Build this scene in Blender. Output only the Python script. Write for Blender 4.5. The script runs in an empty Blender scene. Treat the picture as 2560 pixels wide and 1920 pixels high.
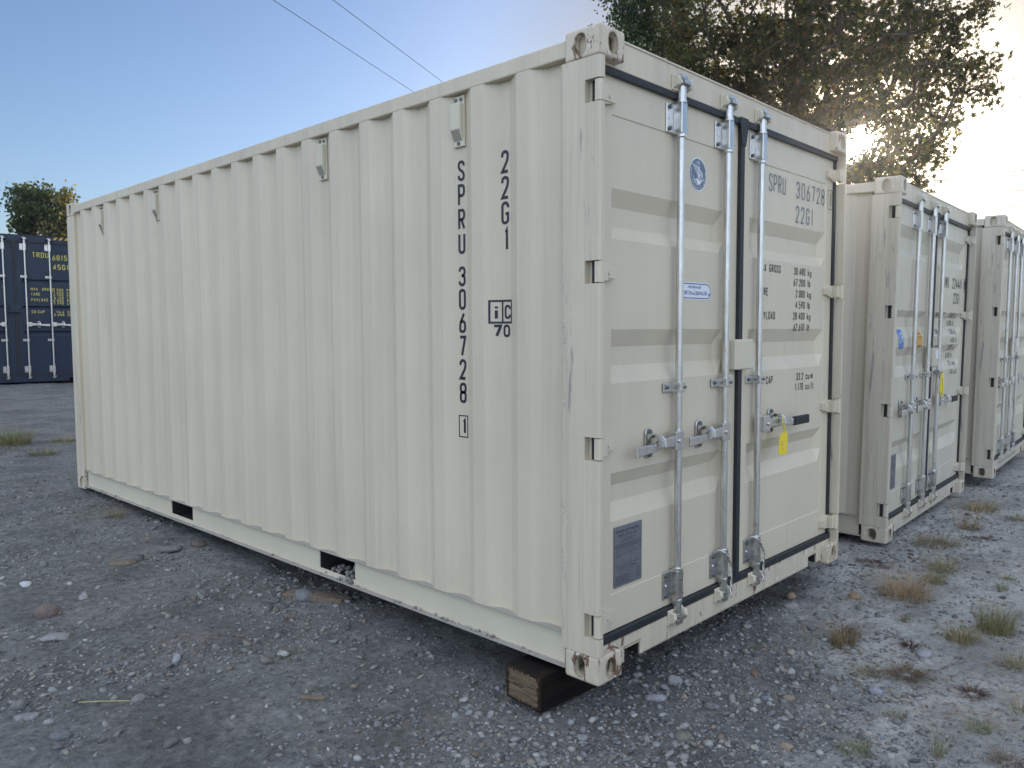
import bpy, bmesh, math, random
import numpy as np
from mathutils import Vector, Matrix
R = math.radians
random.seed(7); rng = np.random.default_rng(7)
scene = bpy.context.scene
col = scene.collection

# ------------------------------------------------------------------ camera
cam_d = bpy.data.cameras.new('camera'); cam = bpy.data.objects.new('camera', cam_d); col.objects.link(cam)
cam.location = (-2.4496, -1.8722, 1.4248); cam.rotation_euler = (1.50384, 0.00483, -0.80793)
cam_d.sensor_width = 36; cam_d.lens = 27.751; cam_d.clip_start = .05; cam_d.clip_end = 2000
scene.camera = cam

# ------------------------------------------------------------------ sky, sun, exposure
SUN = Vector((0.91742, 0.33879, 0.20871)).normalized()
SUN_EL = math.asin(SUN.z); SUN_AZ = math.atan2(SUN.x, SUN.y)
world = bpy.data.worlds.new('World'); scene.world = world; world.use_nodes = True
nt = world.node_tree; nt.nodes.clear()
def wn(t, **k):
    n = nt.nodes.new(t)
    for a, b in k.items(): setattr(n, a, b)
    return n
wl = nt.links.new
sky = wn('ShaderNodeTexSky', sky_type='NISHITA', sun_disc=False, sun_elevation=SUN_EL, sun_rotation=SUN_AZ,
         altitude=100, air_density=1.0, dust_density=.8, ozone_density=1.5)
bg = wn('ShaderNodeBackground'); bg.inputs['Strength'].default_value = .1
out = wn('ShaderNodeOutputWorld')
def wmath(op, a, b=0.0, clamp=False):
    n = wn('ShaderNodeMath', operation=op, use_clamp=clamp)
    for i, v in enumerate((a, b)):
        if isinstance(v, bpy.types.NodeSocket): wl(v, n.inputs[i])
        else: n.inputs[i].default_value = v
    return n.outputs[0]
wdir = wn('ShaderNodeTexCoord').outputs['Generated']
def wdot(v):
    n = wn('ShaderNodeVectorMath', operation='DOT_PRODUCT'); wl(wdir, n.inputs[0]); n.inputs[1].default_value = Vector(v).normalized(); return n.outputs['Value']
def wscale(c, f):
    n = wn('ShaderNodeVectorMath', operation='SCALE')
    if isinstance(c, bpy.types.NodeSocket): wl(c, n.inputs[0])
    else: n.inputs[0].default_value = c
    wl(f, n.inputs['Scale']); return n.outputs[0]
def wadd(a, b):
    n = wn('ShaderNodeVectorMath', operation='ADD'); wl(a, n.inputs[0]); wl(b, n.inputs[1]); return n.outputs[0]
# clear dry air: a deeper blue away from the sun and a quicker falloff of the brightness round it
ms = wn('ShaderNodeMapRange', interpolation_type='SMOOTHSTEP'); wl(wdot(SUN), ms.inputs['Value'])
ms.inputs['From Min'].default_value = math.cos(R(28)); ms.inputs['From Max'].default_value = math.cos(R(9))
tmx = wn('ShaderNodeMix', data_type='VECTOR'); wl(ms.outputs[0], tmx.inputs[0]); tmx.inputs[4].default_value = (.62, .695, .87); tmx.inputs[5].default_value = (.305, .305, .315)
tn = wn('ShaderNodeVectorMath', operation='MULTIPLY'); wl(sky.outputs[0], tn.inputs[0]); wl(tmx.outputs[1], tn.inputs[1])
# sky brightness added behind and above the camera to lift the shaded containers
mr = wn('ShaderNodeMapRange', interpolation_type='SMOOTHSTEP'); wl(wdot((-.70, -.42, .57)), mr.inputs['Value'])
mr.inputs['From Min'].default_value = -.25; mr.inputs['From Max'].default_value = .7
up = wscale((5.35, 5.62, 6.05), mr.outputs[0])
# the sun's own glare: disc and aureole
sd = wmath('MAXIMUM', wdot(SUN), 0.0)
glow = wadd(wscale((7, 5.6, 3.4), wmath('POWER', sd, 260)), wadd(wscale((60, 48, 26), wmath('POWER', sd, 1200)), wscale((700, 620, 430), wmath('POWER', sd, 9000))))
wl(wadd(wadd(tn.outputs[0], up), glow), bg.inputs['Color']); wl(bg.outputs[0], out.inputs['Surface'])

sun_d = bpy.data.lights.new('sun', 'SUN'); sun = bpy.data.objects.new('sun', sun_d); col.objects.link(sun)
sun_d.energy = 2.5; sun_d.angle = R(.5); sun_d.color = (1, .86, .66)
sun.rotation_euler = SUN.to_track_quat('Z', 'Y').to_euler()
scene.view_settings.view_transform = 'Standard'; scene.view_settings.look = 'None'
scene.view_settings.exposure = 1.0; scene.view_settings.gamma = 1

# ------------------------------------------------------------------ materials
def mat(name):
    m = bpy.data.materials.new(name); m.use_nodes = True
    t = m.node_tree; b = t.nodes['Principled BSDF']
    return m, t, b
def nd(t, kind, ins=None, **k):
    n = t.nodes.new(kind)
    for a, b in k.items(): setattr(n, a, b)
    for a, b in (ins or {}).items():
        if hasattr(b, 'is_linked') or isinstance(b, bpy.types.NodeSocket): t.links.new(b, n.inputs[a])
        else: n.inputs[a].default_value = b
    return n
def coords(t, scale=(1, 1, 1), kind='Object', loc=(0, 0, 0)):
    tc = nd(t, 'ShaderNodeTexCoord')
    return nd(t, 'ShaderNodeMapping', {'Vector': tc.outputs[kind], 'Scale': scale, 'Location': loc}).outputs[0]
def noise(t, vec, scale, detail=4, rough=.55, dist=0):
    return nd(t, 'ShaderNodeTexNoise', {'Vector': vec, 'Scale': scale, 'Detail': detail, 'Roughness': rough, 'Distortion': dist}).outputs[0]
def ramp(t, fac, stops):
    n = nd(t, 'ShaderNodeValToRGB', {'Fac': fac}); e = n.color_ramp.elements
    while len(e) < len(stops): e.new(.5)
    for el, (p, c) in zip(e, stops):
        el.position = p; el.color = (*c, 1) if isinstance(c, tuple) else (c, c, c, 1)
    return n.outputs[0]
def mix(t, fac, a, b, mode='MIX'):
    n = nd(t, 'ShaderNodeMix', data_type='RGBA', blend_type=mode)
    for s, v in ((0, fac), (6, a), (7, b)):
        if isinstance(v, bpy.types.NodeSocket): t.links.new(v, n.inputs[s])
        else: n.inputs[s].default_value = v if s == 0 else ((*v, 1) if isinstance(v, tuple) else (v, v, v, 1))
    return n.outputs[2]
def math_n(t, op, a, b=0.0):
    n = nd(t, 'ShaderNodeMath', operation=op)
    for i, v in enumerate((a, b)):
        if isinstance(v, bpy.types.NodeSocket): t.links.new(v, n.inputs[i])
        else: n.inputs[i].default_value = v
    return n.outputs[0]
def bump(t, b, h, dist, strength=1.0):
    n = nd(t, 'ShaderNodeBump', {'Height': h, 'Distance': dist, 'Strength': strength}); t.links.new(n.outputs[0], b.inputs['Normal'])

def paint(name, base, rust=0.0, streak=1.0, rough=.42, scrape=0.0, edge=0.0, band=None):
    m, t, b = mat(name)
    v = coords(t)
    vs = coords(t, (13, 13, .5)); vf = coords(t, (90, 90, 1.3))
    where = ramp(t, noise(t, coords(t, (2.2, 2.2, 1.1), loc=(2, 8, 4)), 1.0, 4), [(.4, .15), (.65, 1.0)])
    s1 = ramp(t, noise(t, vs, 1.0, 7, .65), [(.34, 1 - .10 * streak), (.58, 1.0)])
    s2 = mix(t, where, (1.0, 1.0, 1.0), ramp(t, noise(t, vf, 1.0, 4), [(.3, 1 - .09 * streak), (.55, 1.0)]))
    blot = ramp(t, noise(t, v, 1.3, 4), [(.3, .93), (.7, 1.03)])
    c = mix(t, 1, base, s1, 'MULTIPLY'); c = mix(t, 1, c, s2, 'MULTIPLY'); c = mix(t, 1, c, blot, 'MULTIPLY')
    # drips: thin vertical dark runs
    dr = noise(t, coords(t, (26, 26, .35), loc=(3, 7, 1)), 1.0, 6, .6)
    c = mix(t, ramp(t, dr, [(.655, 0.0), (.70, min(.6, .38 * streak))]), c, (.19, .165, .15))
    if scrape:
        sc = noise(t, coords(t, (22, 22, 2.2), loc=(1, 2, 9)), 1.0, 8, .68, .6)
        c = mix(t, ramp(t, sc, [(.66 - .05 * scrape, 0.0), (.69 - .03 * scrape, .75)]), c, (.24, .20, .21))
    if band:        # a long scuffed strip down one edge of the post
        yy = nd(t, 'ShaderNodeSeparateXYZ', {'Vector': v}).outputs[1]
        bk = ramp(t, math_n(t, 'ABSOLUTE', math_n(t, 'SUBTRACT', yy, band)), [(.006, 1.0), (.03, 0.0)])
        bn = ramp(t, noise(t, coords(t, (30, 30, 3.2), loc=(6, 2, 3)), 1.0, 9, .7, .8), [(.50, 0.0), (.56, .85)])
        bz = ramp(t, noise(t, coords(t, (0, 0, 1.4), loc=(0, 0, 5)), 1.0, 3), [(.42, .1), (.55, 1.0)])
        bc = ramp(t, noise(t, v, 70, 4), [(.35, (.22, .15, .11)), (.5, (.42, .38, .36)), (.65, (.62, .60, .56))])
        c = mix(t, math_n(t, 'MULTIPLY', math_n(t, 'MULTIPLY', bk, bn), bz), c, bc)
    if rust:
        rn = noise(t, coords(t, (1, 1, .5)), 15, 9, .66, .7)
        k = ramp(t, rn, [(.68 - .2 * rust, 0.0), (.70 - .2 * rust, .9)])
        rc = ramp(t, noise(t, v, 90, 4), [(.3, (.05, .022, .014)), (.7, (.20, .085, .045))])
        c = mix(t, k, c, rc)
        wn_ = ramp(t, noise(t, coords(t, (1, 1, .6), loc=(5, 5, 5)), 30, 6, .6), [(.62, 0.0), (.64, .8)])
        c = mix(t, wn_, c, (.68, .68, .66))
    if edge:        # paint knocked off along the edges, rust bleeding below
        bv = nd(t, 'ShaderNodeBevel', {'Radius': .016}, samples=4); ge = nd(t, 'ShaderNodeNewGeometry')
        dp = nd(t, 'ShaderNodeVectorMath', {0: bv.outputs[0], 1: ge.outputs['Normal']}, operation='DOT_PRODUCT').outputs['Value']
        en = noise(t, coords(t, (1, 1, .6), loc=(3, 3, 1)), 16, 7, .65, .4)
        ek = ramp(t, math_n(t, 'ADD', math_n(t, 'MULTIPLY', math_n(t, 'SUBTRACT', 1.0, dp), 1.1), math_n(t, 'MULTIPLY', en, edge)), [(.50, 0.0), (.56, .95)])
        ec = ramp(t, noise(t, v, 60, 4), [(.3, (.06, .03, .022)), (.55, (.17, .085, .05)), (.75, (.26, .20, .17))])
        c = mix(t, ek, c, ec)
    mk = noise(t, coords(t, (5, 5, 7), loc=(4, 4, 4)), 1.0, 9, .72, .8)
    c = mix(t, ramp(t, mk, [(.70, 0.0), (.72, .35)]), c, (.25, .23, .21))
    # specks of grit
    sp = ramp(t, noise(t, v, 75, 2), [(.78, 0.0), (.80, .5)])
    c = mix(t, sp, c, (.12, .10, .09))
    t.links.new(c, b.inputs['Base Color'])
    t.links.new(ramp(t, noise(t, v, 6, 5), [(.3, rough - .06), (.7, rough + .12)]), b.inputs['Roughness'])
    h = math_n(t, 'ADD', math_n(t, 'MULTIPLY', noise(t, coords(t, (1.6, 1.6, .8)), 2.2, 3), 1.0), math_n(t, 'MULTIPLY', noise(t, v, 140, 2), .02))
    bump(t, b, h, .012, .7)
    return m
CREAM = (.622, .556, .43)
M = {}
M['cream'] = paint('cream_paint', CREAM)
M['cream_panel'] = paint('cream_panel_paint', CREAM, streak=.6)
M['cream_door'] = paint('cream_door_paint', CREAM, streak=.35, rough=.38)
M['cream_post'] = paint('cream_post_paint', CREAM, streak=1.35, scrape=.9, band=.185)
M['cream_cast'] = paint('cream_casting_paint', CREAM, rust=.60, scrape=1.4, edge=.75)
M['cream_sill'] = paint('cream_sill_paint', CREAM, rust=.35, streak=1.4, edge=.55)
M['cream_plain'] = paint('cream_plain_paint', (.62, .575, .45), streak=.25)
DIRTY = (.57, .52, .42)
M['dirty'] = paint('dusty_cream_paint', DIRTY, streak=1.2)
M['dirty_door'] = paint('dusty_cream_door_paint', (.555, .52, .42), streak=.7)
M['dirty_post'] = paint('dusty_cream_post_paint', DIRTY, streak=2.2, scrape=1.5)
M['dirty_cast'] = paint('dusty_cream_casting_paint', DIRTY, rust=.25, streak=1.6, edge=.5)
M['dirty_sill'] = paint('dusty_cream_sill_paint', DIRTY, rust=.16, streak=1.5)
NAVY = (.009, .022, .050)
M['navy'] = paint('navy_paint', NAVY, streak=.5)
M['navy_line'] = paint('navy_line_paint', (.014, .022, .045), streak=.3)

def simple(name, c, rough=.5, metal=0, var=.12, scale=40, bd=0.0):
    m, t, b = mat(name); v = coords(t)
    k = ramp(t, noise(t, v, scale, 4), [(.3, 1 - var), (.7, 1 + var)])
    t.links.new(mix(t, 1, c, k, 'MULTIPLY'), b.inputs['Base Color'])
    b.inputs['Roughness'].default_value = rough; b.inputs['Metallic'].default_value = metal
    if bd: bump(t, b, noise(t, v, scale * 3, 3), bd, .6)
    return m
def galv():
    m, t, b = mat('galvanised_steel'); v = coords(t)
    k = ramp(t, noise(t, coords(t, (60, 60, 9)), 1.0, 4), [(.3, (.54, .535, .525)), (.7, (.70, .695, .68))])
    t.links.new(k, b.inputs['Base Color']); b.inputs['Metallic'].default_value = 1.0
    t.links.new(ramp(t, noise(t, v, 50, 3), [(.3, .26), (.7, .40)]), b.inputs['Roughness'])
    bump(t, b, noise(t, v, 18, 2), .0006, .12)
    return m
M['steel'] = galv()
M['bolt'] = simple('dark_bolt_steel', (.16, .17, .18), .45, .7)
M['rubber'] = simple('black_rubber', (.017, .02, .025), .55, 0, .25, 30)
M['black'] = simple('black_grip_rubber', (.012, .013, .016), .6)
M['ink'] = simple('black_stencil_paint', (.012, .014, .028), .45, 0, .2, 120)
M['ink_grey'] = simple('faded_grey_stencil_paint', (.20, .21, .22), .5, 0, .2, 120)
M['yellow_ink'] = simple('yellow_stencil_paint', (.55, .50, .10), .5)
M['hazard'] = simple('amber_stripe_paint', (.60, .33, .04), .5)
M['hazard_dark'] = simple('black_stripe_paint', (.02, .02, .02), .5)
M['white_decal'] = simple('white_decal', (.70, .74, .80), .4, 0, .04)
M['blue_decal'] = simple('slate_blue_decal', (.13, .16, .225), .4, 0, .06)
M['label_blue'] = simple('label_blue_ink', (.05, .09, .30), .4)
M['bright_blue'] = simple('bright_blue_decal', (.05, .16, .48), .4)
M['orange_decal'] = simple('amber_decal', (.55, .32, .06), .4)
M['plate'] = simple('stamped_metal_plate', (.20, .21, .24), .42, .45, .1, 60)
M['plate_ink'] = simple('plate_ink', (.06, .065, .08), .5)
M['yellow'] = simple('yellow_plastic', (.80, .62, .02), .4, 0, .05)
M['dark'] = simple('dark_recess_shade', (.02, .02, .02), .8)  # near black stands in for shade in pockets, recesses and underside
M['wire'] = simple('wire_cable_black', (.015, .016, .02), .6)

def timber_mat():
    m, t, b = mat('creosoted_timber'); v = coords(t)
    # end grain only where the cut face is (local -x end): keyed on object x
    sx = nd(t, 'ShaderNodeSeparateXYZ', {'Vector': v})
    endm = ramp(t, math_n(t, 'ADD', sx.outputs[0], .5), [(.498, 1.0), (.504, 0.0)])
    g = ramp(t, noise(t, coords(t, (3, 10, 90)), 1.0, 5), [(.3, (.12, .088, .055)), (.7, (.30, .225, .145))])
    ex = math_n(t, 'ABSOLUTE', sx.outputs[1]); ez = math_n(t, 'ABSOLUTE', sx.outputs[2])
    rim = math_n(t, 'MAXIMUM', math_n(t, 'MULTIPLY', ex, 1 / .105), math_n(t, 'MULTIPLY', ez, 1 / .074))
    rim = math_n(t, 'ADD', rim, math_n(t, 'MULTIPLY', math_n(t, 'SUBTRACT', noise(t, v, 80, 4, .7), .5), .75))
    tar = ramp(t, noise(t, coords(t, (4, 40, 40)), 1.0, 5), [(.3, (.004, .0035, .0035)), (.7, (.017, .011, .009))])
    endc = mix(t, ramp(t, rim, [(.80, 0.0), (.86, 1.0)]), g, (.032, .014, .010))
    cr = ramp(t, math_n(t, 'ABSOLUTE', math_n(t, 'ADD', ez, math_n(t, 'MULTIPLY', math_n(t, 'SUBTRACT', noise(t, coords(t, (1, 11, 1)), 1.0, 2), .5), .06))), [(.0, .9), (.0035, 0.0)])
    endc = mix(t, cr, endc, (.01, .008, .007))
    t.links.new(mix(t, endm, tar, endc), b.inputs['Base Color']); b.inputs['Roughness'].default_value = .75; b.inputs['Specular IOR Level'].default_value = .2
    bump(t, b, noise(t, coords(t, (3, 30, 60)), 1.0, 6), .006, .7)
    return m
M['timber'] = timber_mat()
M['old_wood'] = simple('weathered_grey_wood', (.16, .125, .09), .85, 0, .35, 60, .002)

def attr_mat(name, rough=.85, spec=.3, var=.25, scale=60, trans=0.0, bd=0.0):
    m, t, b = mat(name)
    a = nd(t, 'ShaderNodeAttribute', attribute_name='col').outputs['Color']
    k = ramp(t, noise(t, coords(t), scale, 4), [(.3, 1 - var), (.7, 1 + var)])
    c = mix(t, 1, a, k, 'MULTIPLY'); t.links.new(c, b.inputs['Base Color'])
    b.inputs['Roughness'].default_value = rough; b.inputs['Specular IOR Level'].default_value = spec
    if bd: bump(t, b, noise(t, coords(t), scale * 2, 4), bd, .8)
    if trans:
        tr = nd(t, 'ShaderNodeBsdfTranslucent'); t.links.new(mix(t, 1, c, (1.5, 1.35, .7), 'MULTIPLY'), tr.inputs['Color'])
        mx = nd(t, 'ShaderNodeMixShader', {0: trans, 1: b.outputs[0], 2: tr.outputs[0]})
        t.links.new(mx.outputs[0], t.nodes['Material Output'].inputs['Surface'])
    return m
M['stone'] = attr_mat('crushed_stone', .85, .25, .22, 55, 0, .002)
M['grass'] = attr_mat('grass_blade', .7, .3, .1, 20, .3)
M['leaf'] = attr_mat('leaf', .6, .3, .1, 3, .5)
M['bark'] = simple('bark', (.055, .045, .037), .9, 0, .4, 14, .02)

def ground_mat():
    m, t, b = mat('packed_gravel_dirt'); v = coords(t)
    big = noise(t, v, .55, 6, .6); med = noise(t, v, 3.2, 6, .6, .3); fine = noise(t, v, 28, 8, .68); grit = noise(t, v, 120, 4, .7)
    c = ramp(t, fine, [(.30, (.105, .105, .104)), (.44, (.195, .194, .188)), (.56, (.25, .248, .24)), (.68, (.34, .337, .325))])
    pale = ramp(t, fine, [(.32, (.28, .278, .272)), (.46, (.43, .425, .41)), (.58, (.50, .493, .475)), (.7, (.57, .56, .54))])
    sx = nd(t, 'ShaderNodeSeparateXYZ', {'Vector': v})
    # dry pale clay lies in front of the container doors, away from the tracks
    zone = math_n(t, 'MULTIPLY', math_n(t, 'SUBTRACT', math_n(t, 'MULTIPLY', sx.outputs[0], .5), math_n(t, 'ADD', sx.outputs[1], .35)), .42)
    pk = ramp(t, math_n(t, 'ADD', math_n(t, 'ADD', zone, math_n(t, 'MULTIPLY', big, .45)), math_n(t, 'MULTIPLY', med, .5)), [(.66, 0.0), (.86, 1.0)])
    c = mix(t, pk, c, pale)
    tan = ramp(t, noise(t, coords(t, loc=(9, 3, 0)), .8, 5), [(.5, 0.0), (.66, .5)])
    c = mix(t, tan, c, mix(t, 1, c, (1.08, 1.0, .92), 'MULTIPLY'))
    red = ramp(t, noise(t, coords(t, (1, 1, 1), loc=(4, 1, 0)), 1.1, 6, .65), [(.56, 0.0), (.72, .35)])
    c = mix(t, red, c, mix(t, 1, c, (.95, .72, .62), 'MULTIPLY'))
    dk = ramp(t, noise(t, coords(t, (1, 1.6, 1), loc=(2, 6, 0)), 1.9, 7, .68), [(.38, .66), (.56, 1.0)])
    c = mix(t, 1, c, dk, 'MULTIPLY')
    sp = nd(t, 'ShaderNodeTexVoronoi', {'Vector': v, 'Scale': 62, 'Randomness': 1}, feature='F1')
    pk2 = ramp(t, sp.outputs['Distance'], [(.16, .75), (.24, 0.0)])
    tone = ramp(t, nd(t, 'ShaderNodeSeparateColor', {0: sp.outputs['Color']}).outputs[0], [(.0, (.13, .13, .13)), (.5, (.24, .24, .235)), (1, (.38, .378, .37))])
    c = mix(t, math_n(t, 'MULTIPLY', pk2, ramp(t, med, [(.35, 1.0), (.6, .25)])), c, tone)
    c = mix(t, 1, c, (.955, .985, 1.0), 'MULTIPLY')
    t.links.new(c, b.inputs['Base Color']); b.inputs['Roughness'].default_value = .95; b.inputs['Specular IOR Level'].default_value = .15
    h = math_n(t, 'ADD', math_n(t, 'MULTIPLY', med, .5), math_n(t, 'ADD', math_n(t, 'MULTIPLY', fine, .6), math_n(t, 'ADD', math_n(t, 'MULTIPLY', grit, .18), math_n(t, 'MULTIPLY', pk2, .16))))
    bump(t, b, h, .05, 1.0)
    return m
M['ground'] = ground_mat()

# ------------------------------------------------------------------ helpers
def tag(o, label=None, cat=None, group=None, kind=None):
    if label: o['label'] = label
    if cat: o['category'] = cat
    if group: o['group'] = group
    if kind: o['kind'] = kind
    return o
def empty(name, loc=(0, 0, 0), rot=(0, 0, 0)):
    o = bpy.data.objects.new(name, None); col.objects.link(o); o.location = loc; o.rotation_euler = rot
    o.empty_display_size = .2
    return o
class MB:
    def __init__(s): s.v = []; s.f = []; s.mi = []; s.cur = 0
    def add(s, vs, fs):
        n = len(s.v); s.v += [tuple(a) for a in vs]; s.f += [tuple(i + n for i in f) for f in fs]; s.mi += [s.cur] * len(fs); return s
    def box(s, x0, x1, y0, y1, z0, z1):
        return s.add([(x0, y0, z0), (x1, y0, z0), (x1, y1, z0), (x0, y1, z0), (x0, y0, z1), (x1, y0, z1), (x1, y1, z1), (x0, y1, z1)],
                     [(0, 3, 2, 1), (4, 5, 6, 7), (0, 1, 5, 4), (1, 2, 6, 5), (2, 3, 7, 6), (3, 0, 4, 7)])
    def prism(s, poly, ax, a0, a1):
        # poly in the other two axes (in xyz order), extruded along ax
        def P(q, a):
            return (a, q[0], q[1]) if ax == 0 else (q[0], a, q[1]) if ax == 1 else (q[0], q[1], a)
        n = len(poly); vs = [P(q, a0) for q in poly] + [P(q, a1) for q in poly]
        fs = [tuple(range(n))[::-1], tuple(range(n, 2 * n))] + [(i, (i + 1) % n, n + (i + 1) % n, n + i) for i in range(n)]
        return s.add(vs, fs)
    def tube(s, pts, r, n=8, cap=True):
        pts = [Vector(p) for p in pts]; rr = [float(q) for q in r] if hasattr(r, '__len__') else [float(r)] * len(pts)
        vs = []; fs = []; up = None
        for i, p in enumerate(pts):
            d = (pts[min(i + 1, len(pts) - 1)] - pts[max(i - 1, 0)]).normalized()
            if up is None: up = Vector((0, 0, 1)) if abs(d.z) < .9 else Vector((1, 0, 0))
            a = d.cross(up).normalized(); b = a.cross(d).normalized(); up = b
            for k in range(n):
                t = 2 * math.pi * k / n; vs.append(p + rr[i] * (math.cos(t) * a + math.sin(t) * b))
        for i in range(len(pts) - 1):
            for k in range(n):
                fs.append((i * n + k, i * n + (k + 1) % n, (i + 1) * n + (k + 1) % n, (i + 1) * n + k))
        if cap: fs.append(tuple(range(n))[::-1]); fs.append(tuple(range((len(pts) - 1) * n, len(pts) * n)))
        return s.add(vs, fs)
    def cyl(s, p0, p1, r, n=16): return s.tube([p0, p1], r, n)
    def mesh(s, name, mats, bevel=0, seg=2, smooth=False, T=None, ang=30):
        me = bpy.data.meshes.new(name); me.from_pydata(s.v, [], s.f)
        mats = mats if isinstance(mats, (list, tuple)) else [mats]
        for m in mats: me.materials.append(m)
        me.polygons.foreach_set('material_index', s.mi)
        bm = bmesh.new(); bm.from_mesh(me)
        if T is not None:
            bm.transform(T)
        bmesh.ops.recalc_face_normals(bm, faces=bm.faces)
        if bevel:
            es = [e for e in bm.edges if len(e.link_faces) == 2 and e.calc_face_angle(0) > R(ang)]
            bmesh.ops.bevel(bm, geom=es, offset=bevel, segments=seg, affect='EDGES', profile=.5, clamp_overlap=True)
        bm.to_mesh(me); bm.free()
        if smooth: me.polygons.foreach_set('use_smooth', [True] * len(me.polygons))
        return me
    def build(s, name, mats, parent=None, **k):
        o = bpy.data.objects.new(name, s.mesh(name, mats, **k)); col.objects.link(o)
        if parent is not None: o.parent = parent
        return o
def MX(W): return Matrix.Translation((W, 0, 0)) @ Matrix.Diagonal((-1, 1, 1, 1))
def MY(L): return Matrix.Translation((0, L, 0)) @ Matrix.Diagonal((1, -1, 1, 1))
def MZ(H): return Matrix.Translation((0, 0, H)) @ Matrix.Diagonal((1, 1, -1, 1))
def stadium(cx, cz, w, h, n=8):
    r = min(w, h) / 2; p = []
    if h >= w:
        for k in range(n + 1): t = math.pi * k / n; p.append((cx + r * math.cos(t), cz + h / 2 - r + r * math.sin(t)))
        for k in range(n + 1): t = math.pi + math.pi * k / n; p.append((cx + r * math.cos(t), cz - h / 2 + r + r * math.sin(t)))
    else:
        for k in range(n + 1): t = -math.pi / 2 + math.pi * k / n; p.append((cx + w / 2 - r + r * math.cos(t), cz + r * math.sin(t)))
        for k in range(n + 1): t = math.pi / 2 + math.pi * k / n; p.append((cx - w / 2 + r + r * math.cos(t), cz + r * math.sin(t)))
    return p
def boolean(base, cutters):
    me = base; o = bpy.data.objects.new('base', me); col.objects.link(o); cs = []
    for c in cutters:
        q = bpy.data.objects.new('cut', c.mesh('cut', M['cream'])); col.objects.link(q); cs.append(q)
        md = o.modifiers.new('b', 'BOOLEAN'); md.operation = 'DIFFERENCE'; md.object = q; md.solver = 'EXACT'
    dg = bpy.context.evaluated_depsgraph_get(); dg.update()
    r = bpy.data.meshes.new_from_object(o.evaluated_get(dg))
    for q in cs + [o]: bpy.data.objects.remove(q, do_unlink=True)
    return r

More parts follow.
